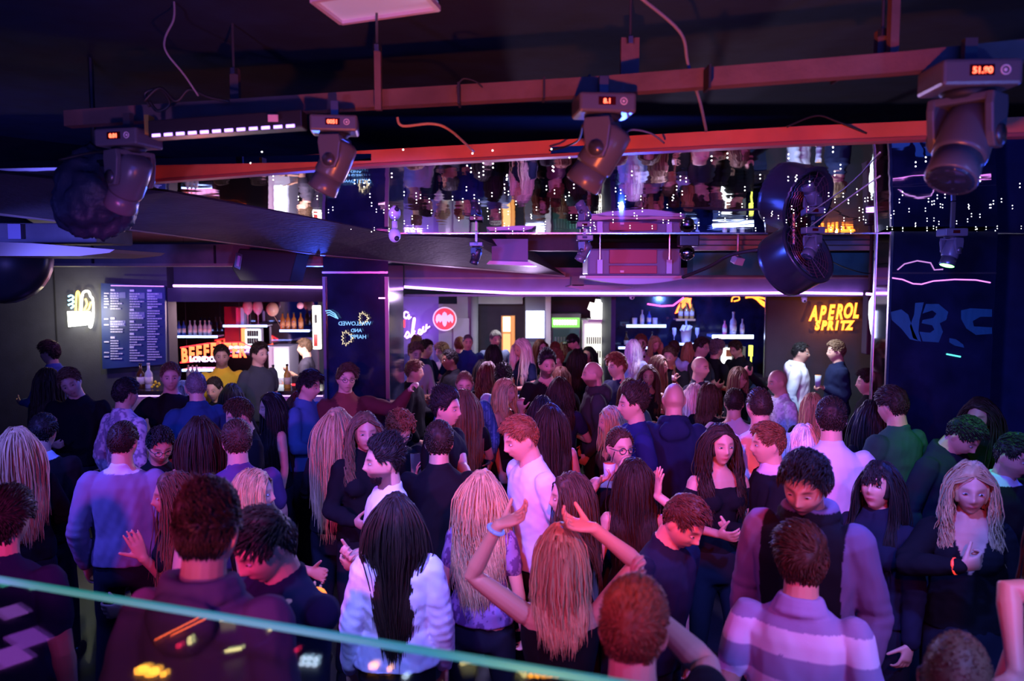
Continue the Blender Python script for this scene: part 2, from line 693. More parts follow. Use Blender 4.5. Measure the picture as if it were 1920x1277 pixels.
def hair_obj(V, F, C, name, parent):
    me = bpy.data.meshes.new(name)
    me.vertices.add(len(V))
    me.vertices.foreach_set('co', V.ravel())
    me.loops.add(F.size)
    me.loops.foreach_set('vertex_index', F.ravel().astype(np.int32))
    me.polygons.add(len(F))
    me.polygons.foreach_set('loop_start', np.arange(0, F.size, 4, dtype=np.int32))
    me.polygons.foreach_set('use_smooth', np.ones(len(F), bool))
    me.materials.append(HAIR)
    me.update(calc_edges=True)
    me.validate()
    ca = me.color_attributes.new('tint', 'FLOAT_COLOR', 'POINT')
    ca.data.foreach_set('color', np.concatenate([C, np.ones((len(C), 1))], 1).ravel())
    o = bpy.data.objects.new(name, me)
    COL.objects.link(o)
    o.parent = parent
    return o


HAIRS = {  # style: (cap top thickness, cap side thickness, strand length, sweep, strand count)
    'short': (.016, .004, .030, 'fwd', 520), 'crop': (.010, .003, .018, 'fwd', 420), 'buzz': (.003, .002, .006, 'up', 260),
    'pomp': (.022, .003, .045, 'up', 600), 'swept': (.020, .007, .045, 'side', 600), 'curly': (.024, .007, .030, 'curl', 620),
    'mop': (.022, .014, .050, 'fwd', 700), 'bun': (.010, .008, .02, 'back', 500),
}


def person(x, y, hp, yaw, label, hair=('short', 'db'), top=('tee', (.01, .01, .012)), sex='m', hy=0, tilt=0, roll=0, lean=0,
           arms=None, skin='a', group=None, beard=0, glasses=0, trousers=(.012, .014, .025), extra=None, xo=0, D=None, name='person', low=False):
    PN[0] += 1
    yaw = yaw - math.degrees(math.atan((x - 960) / FPX)) * .9     # yaw is given as seen along the line of sight
    seed = PN[0]
    rs = np.random.RandomState(seed)
    fixed = D is not None
    if D is None:
        D = 360. / hp
        zmin = 1.56 if sex == 'f' else 1.64
        if y > 600:
            zt_ = CAMZ - (y - 520) * D / 1500.
            if zt_ < zmin:
                D = max(D * .8, (CAMZ - zmin) * 1500. / (y - 520))
            elif zt_ > 1.93:
                D = min(D * 1.2, (CAMZ - 1.93) * 1500. / (y - 520))
    S_ALL = 1.0
    if D > 10.2 and y > 600:
        nd = 10.2 if x > 1140 else 10.9
        if D > nd:
            S_ALL = max(.86, nd / D)
            D = nd
    if D > 4.2 and x < 1900 and not fixed:
        best = None
        for k in (1, .98, 1.02, .96, 1.04, .94, 1.06):
            q = P(x, y, D * k)
            if not 1.52 < q.z < 2.0:
                continue
            if D * k > 10.9 and x > 1140:
                continue
            m = min([math.hypot(q.x - a, q.y - c_) for a, c_ in SPOTS] + [9])
            if m > .44:
                best = (m, k)
                break
            if best is None or m > best[0] + .02:
                best = (m, k)
        if best:
            D *= best[1]
    T = np.array(P(x, y, D))
    SPOTS.append((T[0], T[1]))
    fem = sex == 'f'
    sc = 1.0 if not fem else .96
    # pose in person space, front = -Y, origin = neck base
    Rt = eul(lean)
    Rh = eul(tilt + lean * .5, roll, hy)
    zt = T[2]
    piv = np.array([0, -.005, .022]) @ Rt.T
    hc = piv + Rh @ np.array([0, -.020, .115])
    topo = hc + np.array([0, 0, .118])
    cy, sy = math.cos(math.radians(yaw)), math.sin(math.radians(yaw))
    RZ = np.array([[cy, -sy, 0], [sy, cy, 0], [0, 0, 1.]])
    N = T - RZ @ topo * S_ALL
    hip = Rt @ np.array([0, .01, -.60 * sc])
    floor = -N[2] / S_ALL                       # z of the floor in person space
    root = thing(name, (N[0] + S_ALL * (RZ @ hip)[0], N[1] + S_ALL * (RZ @ hip)[1], 0), label, 'person', group)
    root.scale = (S_ALL,) * 3
    root.rotation_euler = (0, 0, math.radians(yaw))
    off = np.array([-hip[0], -hip[1], N[2] / S_ALL])      # person space -> root space

    def L(px, py, dy):                  # photo pixel -> person space, dy metres beyond the neck
        w = np.array(P(px, py, N[1] + dy))
        return RZ.T @ (w - N) / S_ALL
    vox = float(np.clip(D * .00145, .0042, .0115))
    if low:
        vox = .012
    body = Raw()
    # head
    n1, k1 = (64, 44) if D < 6 else (40, 28)
    d, A, E = dirs(n1, k1)
    hv = head_surf(d, fem)
    f = grid_faces(n1, k1)
    f.append(tuple(range(n1 - 1, -1, -1)))
    f.append(tuple(range((k1 - 1) * n1, k1 * n1)))
    body.add(hv @ Rh.T + hc, f)
    for s in (-1, 1):
        e = Raw()
        Re = np.array(rotm(0, 12 * s, -22 * s))
        body.blob(Rh @ np.array([s * .0765, .012, -.006]) + hc, (.0075, .019, .031), Rh @ Re, 12)
    # neck
    nr = .059 if not fem else .046
    n0 = Rh @ np.array([0, .022, -.045]) + hc
    body.limb([n0, (n0 + np.array([0, .012, .0])) * .5, Rt @ np.array([0, .012, -.05])], [nr * .98, nr, nr * 1.2], 16)
    # torso
    TS = TORSO_F if fem else TORSO_M
    C = [Rt @ np.array([0, q[3], -q[0] * sc]) for q in TS]
    X0, Y0 = Rt @ np.array([1, 0, 0]), Rt @ np.array([0, 1, 0])
    body.loft(C, [q[1] for q in TS], [q[2] for q in TS], [X0] * len(C), [Y0] * len(C), 22)
    if fem:
        for s in (-1, 1):
            body.blob(Rt @ np.array([s * .068, -.078, -.185]), (.058, .05, .058))
    shw = .178 if not fem else .146
    ua, fa = (.285, .255) if not fem else (.262, .238)
    AR = {}
    arms = arms or {}
    flip = abs(((yaw + 180) % 360) - 180) < 90      # facing the camera: image-left arm is +X?  (rot: -X side shows on the left when facing away)
    for s in (-1, 1):
        S = Rt @ np.array([s * shw, .004, -.088])
        wx = (RZ @ np.array([s, 0, 0]))[0]
        side = 'r' if wx > 0 else 'l'
        sp = arms.get(side)
        hint = Rt @ np.array([s * .5, .6, -.5])
        curl, spread = .6, 3
        fd = None
        td = None
        if sp is None:
            j = rs.rand(3)
            if j[2] < .45:
                Tt = Rt @ np.array([s * (.21 + .03 * j[0]), -.05 - .08 * j[1], -.58])
            else:
                Tt = Rt @ np.array([s * (.10 + .08 * j[0]), -.27, -.30 - .1 * j[1]])
            hint = Rt @ np.array([s * .6, .5, -.6])
        elif sp == 'hip':
            Tt = Rt @ np.array([s * .17, -.02, -.46])
            hint = np.array([s * 1., .5, -.1])
        elif sp == 'down':
            Tt = Rt @ np.array([s * .23, -.03, -.60])
        else:
            Tt = L(sp[0], sp[1], sp[2])
            if len(sp) > 3 and sp[3]:
                o = sp[3]
                curl = o.get('curl', curl)
                spread = o.get('spread', spread)
                if 'hint' in o:
                    hint = RZ.T @ np.array(o['hint'], float)
                if 'fd' in o:
                    fd = RZ.T @ np.array(o['fd'], float)
                if 'td' in o:
                    td = RZ.T @ np.array(o['td'], float)
        El, Wr = ik(S, Tt, ua, fa, hint)
        fdn = (Wr - El) / (np.linalg.norm(Wr - El) + 1e-9)
        if fd is None:
            fd = fdn + np.array([-s * .1, -.1, 0])
        if td is None:
            td = np.array([-s * .3, -.9, .4])
        k = 1.0 if not fem else .80
        body.limb([S, S * .6 + El * .4, El * .88 + S * .12, El, El * .8 + Wr * .2, El * .35 + Wr * .65, Wr], [.055 * k, .052 * k, .044 * k, .041 * k, .044 * k, .034 * k, .0275 * (k + .1)], 14)
        hs = Raw()
        hand_raw(body, Wr, fd, td, curl, spread, s > 0, 1)
        AR[side] = (S, El, Wr, fd / np.linalg.norm(fd), s)
    # legs
    hz = (Rt @ np.array([0, .004, -.60 * sc]))
    gz = floor
    LG = []
    stance = rs.rand() * .05
    for s in (-1, 1):
        h = hz + np.array([s * .088, 0, 0])
        yoff = s * .05 * (1 if seed % 2 else -1)
        an = np.array([h[0] + s * (.02 + stance), h[1] + yoff + .01, gz + .085])
        kn = (h + an) * .5 + np.array([0, -.035, .0])
        LG.append((h, kn, an))
        k = 1. if not fem else .92
        body.limb([h, h * .6 + kn * .4, kn, kn * .7 + an * .3, an], [.088 * k, .078 * k, .056 * k, .055 * k, .038 * k], 14)
        body.limb([an + np.array([0, .02, -.045]), an + np.array([0, -.06, -.052]), an + np.array([s * .008, -.15, -.062])], [.030, .030, .020], 10)
    # tint: lips, brows, stubble
    hcol = np.array(HC[hair[1]])
    sk = np.array(SK[skin]) * (1 + .08 * rs.randn())
    if hair[0] == 'buzz' or hair[0] == 'bald':
        pass

    def post_body(co, no, hc=hc, Rh=Rh, hcol=hcol, sk=sk, beard=beard, fem=fem, off=off, style=hair[0]):
        col = np.tile(sk, (len(co), 1))
        q = (co - off - hc) @ Rh            # head space

        def mix(c, w):
            w = np.clip(w, 0, 1)[:, None]
            return col * (1 - w) + np.array(c) * w
        fr = (q[:, 1] < -.045) & (np.abs(q[:, 0]) < .08) & (np.abs(q[:, 2]) < .13)
        g = lambda x0, z0, sx, sz: np.exp(-((q[:, 0] - x0) / sx) ** 4 - ((q[:, 2] - z0) / sz) ** 4) * fr
        lip = (.55, .12, .12) if fem else (.50, .20, .17)
        col = mix(lip, g(0, -.064, .023, .0085) * (.9 if fem else .6))
        col = mix((.08, .02, .02), g(0, -.0645, .022, .0022) * .8)
        for s in (-1, 1):
            zz = .024 - .1 * np.abs(np.abs(q[:, 0]) - .03)
            br = np.exp(-((q[:, 0] - s * .031) / .019) ** 4 - ((q[:, 2] - zz) / .0055) ** 2) * fr
            col = mix(hcol * .5 + .005, br * (.9 if not fem else .75))
            col = mix(sk * .55, g(s * .031, .001, .020, .010) * .55)
        if beard:
            a = np.abs(q[:, 0])
            bm = np.clip((-q[:, 2] - .035 - .25 * np.clip(.055 - a, 0, 1) * (q[:, 2] > -.052)) / .012, 0, 1)
            bm = bm * (q[:, 1] < .03) * (q[:, 2] > -.135) * (a < .085)
            bm = bm * (1 - g(0, -.064, .020, .008))
            col = mix(hcol * .8 + sk * .05, bm * beard * .85)
        # nails are lost at this distance; closely cut scalp
        if style in ('buzz', 'crop', 'short', 'pomp', 'swept', 'bald', 'curly'):
            r = np.linalg.norm(q, axis=1) + 1e-9
            A = np.arctan2(q[:, 0], -q[:, 1])
            m = np.clip((q[:, 2] / r - hair_edge(A)) / .12, 0, 1) * (r < .2) * (q[:, 2] > -.10)
            w = {'buzz': .8, 'bald': .22}.get(style, .8)
            col = mix(hcol, m * w)
        return None, col
    body.v = [v + off for v in body.v]
    queue(body, 'body', [SKIN], root, vox, 2, post_body)
    # eyes
    face_ang = abs(((yaw + hy + 180) % 360) - 180)
    if face_ang < 125 and D < 13:
        for s in (-1, 1):
            b = MB()
            e, eA, eE = dirs(14, 9)
            ev = e * np.array([.0135, .009, .0052 if tilt < 14 else .003])
            c = np.array([s * .031, -.0765, .001])
            f = grid_faces(14, 9)
            f.append(tuple(range(13, -1, -1)))
            f.append(tuple(range(8 * 14, 9 * 14)))
            W_ = (ev + c) @ Rh.T + hc + off
            b.add(W_, f)
            for i, q in enumerate(f):
                m = np.mean(e[list(q)], 0)
                b.m[i] = 1 if (m[1] < -.5 and abs(m[0]) < .5) else 0
            b.build('eye', [EYEW, EYEI], root, True, local=True)
    # hair
    style = hair[0]
    dens = 1.5 if D < 2.6 else (1.0 if D < 4.5 else (1.0 if D < 8 else .6))
    wk = .75 if D < 2.6 else (1.0 if D < 4.5 else (1.5 if D < 8 else 2.2))
    VV, FF, CC = [], [], []

    def addp(V, F, Cc):
        o = sum(len(q) for q in VV)
        VV.append(V)
        FF.append(F + o)
        CC.append(Cc)
    longs = style in ('long', 'wavy', 'bob', 'pony')
    if style != 'bald':
        tt, ts, sl, sweep, cnt = HAIRS.get(style, (.012, .008, .02, 'down', 0))
        d2, A2, E2 = dirs(56, 36)
        base = head_surf(d2, fem, .0001)
        edge = hair_edge(A2)
        if longs:
            a = np.abs((A2 + PI) % (2 * PI) - PI)
            edge = np.where(a > 1.0, -.5, edge)
            if len(hair) > 2 and hair[2] == 'bangs':
                edge = np.where(a < .9, .22, edge)
        m = np.clip((d2[:, 2] - edge) / .10, 0, 1)
        th = ts + (tt - ts) * np.clip((d2[:, 2] - .1) / .55, 0, 1)
        noise = 1 + .5 * sines(base, seed, 1.2, 90) + .3 * sines(base, seed + 1, 1.2, 220)
        offs = m * th * noise - (1 - m) * .010
        nrm = base / np.linalg.norm(base, axis=1, keepdims=True)
        v = base + nrm * offs[:, None]
        F = np.array(grid_faces(56, 36))
        var = (1 + .25 * sines(base, seed + 3, 1.0, 160))[:, None]
        Cc = np.clip(hcol[None] * .8 * var, 0, 1)
        addp(v @ Rh.T + hc, F, Cc)
        if cnt:
            cnt = int(cnt * dens * 1.7)
            u = rs.randn(cnt * 4, 3)
            u /= np.linalg.norm(u, axis=1, keepdims=True)
            A3 = np.arctan2(u[:, 0], -u[:, 1])
            u = u[u[:, 2] > hair_edge(A3) + .05][:cnt]
            sd = head_surf(u, fem, .0001)
            nr3 = u
            top_w = np.clip((u[:, 2] - .05) / .6, 0, 1)[:, None]
            if sweep == 'fwd':
                dirv = np.array([0, -1, .15]) + rs.randn(len(u), 3) * .18
                dirv = dirv * top_w + np.array([0, -.2, -1.]) * (1 - top_w)
            elif sweep == 'up':
                dirv = np.array([0, .45, .8]) + rs.randn(len(u), 3) * .15
                dirv = dirv * top_w + np.array([0, .2, -.6]) * (1 - top_w)
            elif sweep == 'side':
                dirv = np.array([.8, -.5, .1]) + rs.randn(len(u), 3) * .15
                dirv = dirv * top_w + np.array([0, .2, -1.]) * (1 - top_w)
            elif sweep == 'back':
                dirv = np.array([0, 1., .0]) + rs.randn(len(u), 3) * .1
            else:
                dirv = rs.randn(len(u), 3) + u * .5
            dirv = dirv - nr3 * (np.sum(dirv * nr3, 1, keepdims=True)) * .75
            dirv /= np.linalg.norm(dirv, axis=1, keepdims=True) + 1e-9
            thk = (ts + (tt - ts) * top_w[:, 0])[:, None]
            ln = (sl * (.35 + .65 * top_w)) * (.7 + .6 * rs.rand(len(u), 1))
            K = 4
            paths = np.zeros((len(u), K, 3))
            for k in range(K):
                q = k / (K - 1)
                paths[:, k] = sd + nr3 * (thk * (.65 + .65 * math.sin(q * 2.2)) + .002) + dirv * ln * q
                if sweep == 'curl':
                    paths[:, k] += np.cross(nr3, dirv) * ln * .5 * math.sin(q * 5) + nr3 * .006 * math.sin(q * 4)
            wd = np.array([.9, 1, .75, .12])[None] * ((.0030 if sweep != 'curl' else .0036) * wk) * (.7 + .5 * rs.rand(len(u), 1))
            cv = np.clip(hcol[None] * (.75 + .6 * rs.rand(len(u), 1)), 0, 1)
            V, F, Cc = tri_strands(paths, wd, cv, '', None)
            addp(V @ Rh.T + hc, F, Cc)
    if longs:
        ln0 = {'bob': .20, 'long': .42, 'wavy': .42, 'pony': .40}[style]
        wav = {'wavy': .011, 'long': .003, 'bob': .003, 'pony': .002}[style]
        bang = False
        gath = .035
        for q in hair[2:]:
            if q == 'narrow':
                gath = .11
            if isinstance(q, (int, float)):
                ln0 = q
            elif q == 'bangs':
                bang = True
            elif q == 'curls':
                wav = .016
        S = int(1150 * dens)
        K = 15
        u = rs.randn(S * 4, 3)
        u /= np.linalg.norm(u, axis=1, keepdims=True)
        A3 = np.arctan2(u[:, 0], -u[:, 1])
        u = u[(u[:, 2] > np.maximum(hair_edge(A3) + .03, -.25))][:S]
        S = len(u)
        p = head_surf(u, fem, .0001) * 1.05
        p = p @ Rh.T + hc
        part = .012
        ul = u.copy()
        sgn = np.sign(ul[:, 0] - part)
        sgn[sgn == 0] = 1
        v = np.stack([sgn * .75, .25 + .7 * rs.rand(S), np.full(S, -.1)], 1)
        topm = np.clip((u[:, 2] - .35) / .4, 0, 1)[:, None] * np.clip((.55 - u[:, 1]) / .5, 0, 1)[:, None]
        dn = np.array([0, 0, -1.]) + u * u[:, 2:3]
        dn /= np.linalg.norm(dn, axis=1, keepdims=True) + 1e-6
        v = v * topm + dn * (1 - topm)
        if bang:
            fb = (np.abs(u[:, 0]) < .45) & (u[:, 1] < -.25)
            v[fb] = np.array([0, -1., .1])
        v = v @ Rh.T
        v /= np.linalg.norm(v, axis=1, keepdims=True)
        ln = ln0 * (.82 + .3 * rs.rand(S)) + .10
        if bang:
            ln = np.where(fb, .10, ln)
        seg = (ln / (K - 1))[:, None]
        paths = np.zeros((S, K, 3))
        paths[:, 0] = p
        ph = rs.rand(S, 1) * 6
        hb = rs.randn(S, 3) * .12
        tp = Rt @ np.array([0, .0, -.25])
        for k in range(1, K):
            g = np.array([0, 0, -1.])
            a_ = .30 if k < 5 else .62
            if bang:
                v = np.where(fb[:, None], v * .6 + g * .4, v * (1 - a_) + g * a_)
            else:
                v = v * (1 - a_) + g * a_
            v = v + hb * .22
            v /= np.linalg.norm(v, axis=1, keepdims=True)
            p = p + v * seg
            # stay outside the head
            q = (p - hc) @ Rh
            e = np.stack([q[:, 0] / .081, (q[:, 1] - .006) / np.where(q[:, 1] > 0, .112, .100), q[:, 2] / .130], 1)
            rr = np.linalg.norm(e, axis=1, keepdims=True)
            lay = .99 + .09 * ((np.arange(S) * 7919) % 97 / 97.)[:, None]
            q = np.where(rr < lay, q * lay / (rr + 1e-9), q)
            # keep the face free
            infc = (q[:, 1] < -.02) & (np.abs(q[:, 0]) < .078) & (q[:, 2] < (.060 if not bang else .02)) & (q[:, 2] > -.20)
            if bang:
                infc = infc & ~fb
            q[:, 0] = np.where(infc, np.sign(ul[:, 0] - part + 1e-6) * .080, q[:, 0])
            p = q @ Rh.T + hc
            # rest on neck and shoulders
            t = p @ Rt
            dz = -t[:, 2]
            hw = np.interp(dz, [-.12, -.02, .03, .09, .2, .5], [.05, .07, .125, .19 if not fem else .165, .18 if not fem else .16, .16]) + .012
            hd = np.interp(dz, [-.12, -.02, .03, .09, .2, .5], [.05, .065, .085, .105, .122, .118]) + .014
            e = np.sqrt((t[:, 0] / hw) ** 2 + (t[:, 1] / hd) ** 2) + 1e-6
            lift = (dz > -.02) & (e < 1)
            fy = np.where(lift, t[:, 1] + np.sign(t[:, 1] + .005) * (1 - e) * hd * .9, t[:, 1])
            fx = np.where(lift, t[:, 0] * (1 + (1 - e) * .2), t[:, 0])
            # on top of the shoulder slope: slide down front or back
            fx = np.where((dz > .02) & (fy > -.03), fx * (1 - gath), fx)
            t = np.stack([fx, fy, t[:, 2]], 1)
            p = t @ Rt.T
            paths[:, k] = p
        kk = np.arange(K)[None, :]
        amp = wav * np.clip((kk - 3) / 6., 0, 1)
        side = np.cross(np.array([0, 0, 1.]), paths - hc)
        side /= np.linalg.norm(side, axis=2, keepdims=True) + 1e-9
        ph2 = np.round(ph / .6) * .6
        paths = paths + side * (amp * np.sin(kk * 1.25 + ph2))[..., None]
        outw = paths - hc
        outw[..., 2] = 0
        outw /= np.linalg.norm(outw, axis=2, keepdims=True) + 1e-9
        paths = paths + outw * (amp * .8 * np.cos(kk * 1.25 + ph2))[..., None]
        prof = np.interp(np.arange(K), [0, 2, K - 4, K - 1], [.7, 1, .9, .15])
        wd = prof[None] * (.0031 * wk) * (.65 + .7 * rs.rand(S, 1))
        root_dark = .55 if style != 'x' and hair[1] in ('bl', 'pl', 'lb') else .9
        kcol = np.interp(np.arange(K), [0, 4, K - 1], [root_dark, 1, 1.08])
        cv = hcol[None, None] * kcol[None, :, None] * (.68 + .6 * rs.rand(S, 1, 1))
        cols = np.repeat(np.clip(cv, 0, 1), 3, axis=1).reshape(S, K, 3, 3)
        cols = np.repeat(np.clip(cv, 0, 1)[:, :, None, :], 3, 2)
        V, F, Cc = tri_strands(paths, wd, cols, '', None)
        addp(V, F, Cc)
    if style == 'bun':
        u, a_, e_ = dirs(20, 12)
        F = np.array(grid_faces(20, 12))
        v = u * .034 + np.array([0, .115, .03]) + u * .004 * np.sin(a_ * 9)[:, None]
        addp(v @ Rh.T + hc, F, np.tile(hcol, (len(v), 1)))
    if VV:
        hair_obj(np.concatenate(VV) + off, np.concatenate(FF), np.concatenate(CC), 'hair', root)
    # beard tufts for near people
    if beard >= .9 and D < 6:
        S = 260
        u = rs.randn(S * 12, 3)
        u /= np.linalg.norm(u, axis=1, keepdims=True)
        q = head_surf(u, fem)
        ok = (q[:, 2] < -.066 - .25 * np.clip(.05 - np.abs(q[:, 0]), 0, .03)) & (q[:, 1] < -.02) & ~((np.abs(q[:, 0]) < .024) & (q[:, 2] > -.076) & (q[:, 2] < -.054))
        q, u = q[ok][:S], u[ok][:S]
        S = len(q)
        pth = np.stack([q, q + u * .002 + np.array([0, 0, -.004]), q + u * .003 + np.array([0, -.001, -.009])], 1)
        V, F, Cc = tri_strands(pth, np.tile(np.array([[.0035, .003, .0005]]), (S, 1)), np.clip(hcol[None] * (.8 + .4 * rs.rand(S, 1)), 0, 1), '', None)
        hair_obj(V @ Rh.T + hc + off, F, Cc, 'beard', root)
    if 'cap' in hair:
        b = MB()
        cd, cA, cE = dirs(32, 16)
        m_ = cd[:, 2] > .12
        cv_ = head_surf(cd, fem, .0001) * np.where(m_, 1.17, .9)[:, None]
        b.add([tuple(q) for q in (cv_ @ Rh.T + hc + off)], grid_faces(32, 16))
        br = [(math.sin(a) * .078, -.088 - .075 * math.cos(a) ** .7, .040) for a in [(-1 + i / 6.) * 1.35 for i in range(13)]]
        br = [np.array(q) @ Rh.T + hc + off for q in br]
        b.prism([Vector(q) for q in br], Vector(Rh @ np.array([0, .0, .006])))
        b.build('cap', DARKP, root, True, local=True)
    if 'earring' in hair:
        for s in (-1, 1):
            b = MB(); b.ball(Vector(Rh @ np.array([s * .080, .004, -.040]) + hc + off), .006, 10)
            b.build('earring', mat('pearl', (.8, .75, .8), .2), root, True, local=True)
    # glasses
    if glasses:
        b = MB()
        for s in (-1, 1):
            ring = []
            for i in range(17):
                w = 2 * PI * i / 16
                ring.append(np.array([s * .031 + .0225 * math.cos(w), -.098, .0 + .0185 * math.sin(w)]))
            b.tube([(q @ Rh.T + hc + off) for q in ring], .0018 if glasses == 1 else .0026, 6)
            b.tube([(np.array(q) @ Rh.T + hc + off) for q in ((s * .053, -.096, .004), (s * .070, -.07, .006), (s * .080, .01, .006))], .0018, 5)
        b.tube([(np.array(q) @ Rh.T + hc + off) for q in ((-.009, -.098, .003), (0, -.101, .006), (.009, -.098, .003))], .0018, 5)
        b.build('glasses', DARKP, root, True, local=True)
    # clothes
    kind = top[0]
    col = np.array(top[1], float)
    pat = top[2] if len(top) > 2 else None
    infl = dict(tee=.012, polo=.013, shirt=.014, sweater=.018, jacket=.020, hoodie=.023, tank=.007, strap=.006, offshoulder=.008, vest=.024, puff=.034, dress=.008).get(kind, .015)
    if fem and kind in ('tee', 'shirt'):
        infl *= .7
    long_s = kind in ('shirt', 'sweater', 'jacket', 'hoodie', 'vest', 'puff') or (len(top) > 3 and top[3] == 'long')
    short_s = kind in ('tee', 'polo')
    s0 = {'tank': .055, 'strap': .13, 'offshoulder': .105, 'dress': .10}.get(kind, -.06)
    g = Raw()
    zs = [q for q in TS if q[0] >= s0 and q[0] <= .62]
    hem = .60 * sc
    rows = []
    if s0 > 0:
        a = [np.interp(s0, [q[0] for q in TS], [q[i] for q in TS]) for i in range(4)]
        rows.append((s0, a[1] * (.80 if kind == 'tank' else 1), a[2], a[3]))
    rows += [q for q in zs if q[0] > s0 + .02]
    C = [Rt @ np.array([0, q[3], -q[0] * sc]) for q in rows]
    rx = [q[1] + infl * (.35 if q[0] < .03 else 1) for q in rows]
    ry = [q[2] + infl * (.35 if q[0] < .03 else 1) for q in rows]
    if kind in ('shirt', 'tee', 'sweater', 'hoodie', 'jacket', 'polo'):   # hangs straight from chest to hem
        for i, q in enumerate(rows):
            if q[0] > .25:
                rx[i] = max(rx[i], rx[max(0, i - 1)] * .93)
                ry[i] = max(ry[i], ry[max(0, i - 1)] * .97)
        for i, q in enumerate(rows):
            if q[0] > .42:
                rx[i] = max(rx[i], .192 if not fem else .178)
                ry[i] = max(ry[i], .142 if not fem else .134)
    g.loft(C, rx, ry, [X0] * len(C), [Y0] * len(C), 26)
    if fem and s0 < .14:
        for s in (-1, 1):
            g.blob(Rt @ np.array([s * .068, -.078, -.185]), (.058 + infl, .05 + infl, .058 + infl))
    if kind in ('tank', 'strap', 'dress'):
        for s in (-1, 1):
            w = .010 if kind == 'strap' else .02
            pts = [Rt @ np.array([s * .085, -.10, -.13]), Rt @ np.array([s * .09, -.055, -.055]), Rt @ np.array([s * .09, .0, -.032]), Rt @ np.array([s * .088, .06, -.055]), Rt @ np.array([s * .08, .10, -.14])]
            g.limb(pts, [w] * 5, 8)
    k = 1. if not fem else .82
    for side, (S_, El, Wr, fdv, s) in AR.items():
        if kind == 'vest':
            continue
        r_ = infl * .8
        if short_s:
            m = S_ * .42 + El * .58
            g.limb([S_ * 1.0, S_ * .7 + El * .3, m], [.056 * k + r_, .056 * k + r_, .053 * k + r_ * 1.2], 14)
        elif long_s:
            e2 = Wr * .96 + El * .04
            g.limb([S_, S_ * .6 + El * .4, El * .9 + S_ * .1, El, El * .75 + Wr * .25, El * .35 + Wr * .65, e2], [.056 * k + r_, .055 * k + r_, .047 * k + r_, .046 * k + r_, .046 * k + r_, .038 * k + r_ * .9, .031 + r_ * .5], 14)
        elif kind == 'offshoulder':
            g.limb([S_ * .75 + El * .25, S_ * .45 + El * .55], [.062 * k, .060 * k], 12)
    if kind in ('shirt', 'polo', 'jacket') or 'collar' in top:
        nb = Rt @ np.array([0, .012, .02])
        for zz, rr, tk in ((-.040, .082, .014), (-.018, .072, .012), (.002, .067, .008)):
            ring = [nb + Rt @ np.array([rr * 1.02 * math.cos(w), rr * .95 * math.sin(w), zz + .012 * math.sin(w)]) for w in np.linspace(-PI / 2 + .25, 1.5 * PI - .25, 16)]
            g.limb(ring, [tk * (1 if not fem else .9)] * 16, 8)
    if kind == 'hoodie':
        for zz, rr, tk in ((-.005, .088, .024), (.020, .082, .020)):
            ring = [Rt @ np.array([rr * 1.05 * math.cos(w), .015 + rr * math.sin(w), zz + .012 * math.sin(w)]) for w in np.linspace(-PI / 2 + .3, 1.5 * PI - .3, 16)]
            g.limb(ring, [tk] * 16, 8)
        g.blob(Rt @ np.array([0, .115, -.055]), (.105, .05, .085))
    cvox = float(np.clip(D * .0019, .0075, .014))
    leath = kind in ('puff',) or 'leather' in top

    def post_cloth(co, no, col=col, pat=pat, off=off, seed=seed, infl=infl, Rt=Rt, AR=AR):
        p = co - off
        amp = .0045 + infl * .12
        dsp = sines(p, seed, amp, 26) + sines(p, seed + 50, amp * .5, 60)
        # gather at elbows and waist
        for side, (S_, El, Wr, fdv, s) in AR.items():
            de = np.linalg.norm(p - El, axis=1)
            dsp += np.exp(-(de / .07) ** 2) * np.sin((p @ ((Wr - S_) / (np.linalg.norm(Wr - S_) + 1e-6))) * 130) * .0035
        co2 = co + no * dsp[:, None]
        c = np.tile(col, (len(co), 1)) * (1 + .06 * sines(p, seed + 9, 1., 12))[:, None]
        t = p @ Rt
        if pat is not None:
            kp = pat[0]
            if kp == 'stripes':          # broad horizontal rugby stripes
                w = (np.mod(-t[:, 2] + .02, .175) < .088) & (t[:, 2] < -.03)
                c = np.where(t[:, 2:3] > -.03, np.array(pat[1]) * 1.1, c)
                c = np.where(w[:, None], np.array(pat[1]), c)
            elif kp == 'blotch':
                w = sines(p, seed + 4, 1.3, 95) + sines(p, seed + 5, 1., 160) > .1
                c = np.where(w[:, None], np.array(pat[1]), c)
            elif kp == 'pin':
                w = np.mod(t[:, 0], .022) < .006
                c = np.where(w[:, None], np.array(pat[1]), c)
            elif kp == 'sleeves':         # differently coloured sleeves / body
                cen = (np.abs(t[:, 0]) < pat[2]) & (-t[:, 2] > -.02)
                c = np.where(cen[:, None], np.array(pat[1]), c)
            elif kp == 'vneck':
                w = (t[:, 1] < 0) & (np.abs(t[:, 0]) < .105 * np.clip(1 - (-t[:, 2]) / pat[2], 0, 1)) & (-t[:, 2] < pat[2])
                c = np.where(w[:, None], np.array(pat[1]), c)
            elif kp == 'collar':
                r = np.linalg.norm(t[:, :2], axis=1)
                w = (t[:, 2] > -.028) & (r < .105)
                c = np.where(w[:, None], np.array(pat[1]), c)
            elif kp == 'braces':
                w = (t[:, 1] > 0) & (np.abs(t[:, 0]) < .02)
                c = np.where(w[:, None], np.array(pat[1]), c)
        return co2, np.clip(c, 0, 1)
    g.v = [v + off for v in g.v]
    nm = {'tee': 't_shirt', 'polo': 'polo_shirt', 'strap': 'strap_top', 'tank': 'tank_top', 'puff': 'padded_jacket', 'offshoulder': 'off_shoulder_top'}.get(kind, kind)
    queue(g, nm, [LEATH if leath else CLOTH], root, cvox, 3, post_cloth)
    # trousers and shoes
    g = Raw()
    tc = np.array(trousers)
    C = [hz + np.array([0, 0, .09]), hz + np.array([0, 0, .03]), hz + np.array([0, 0, -.06]), hz + np.array([0, 0, -.11])]
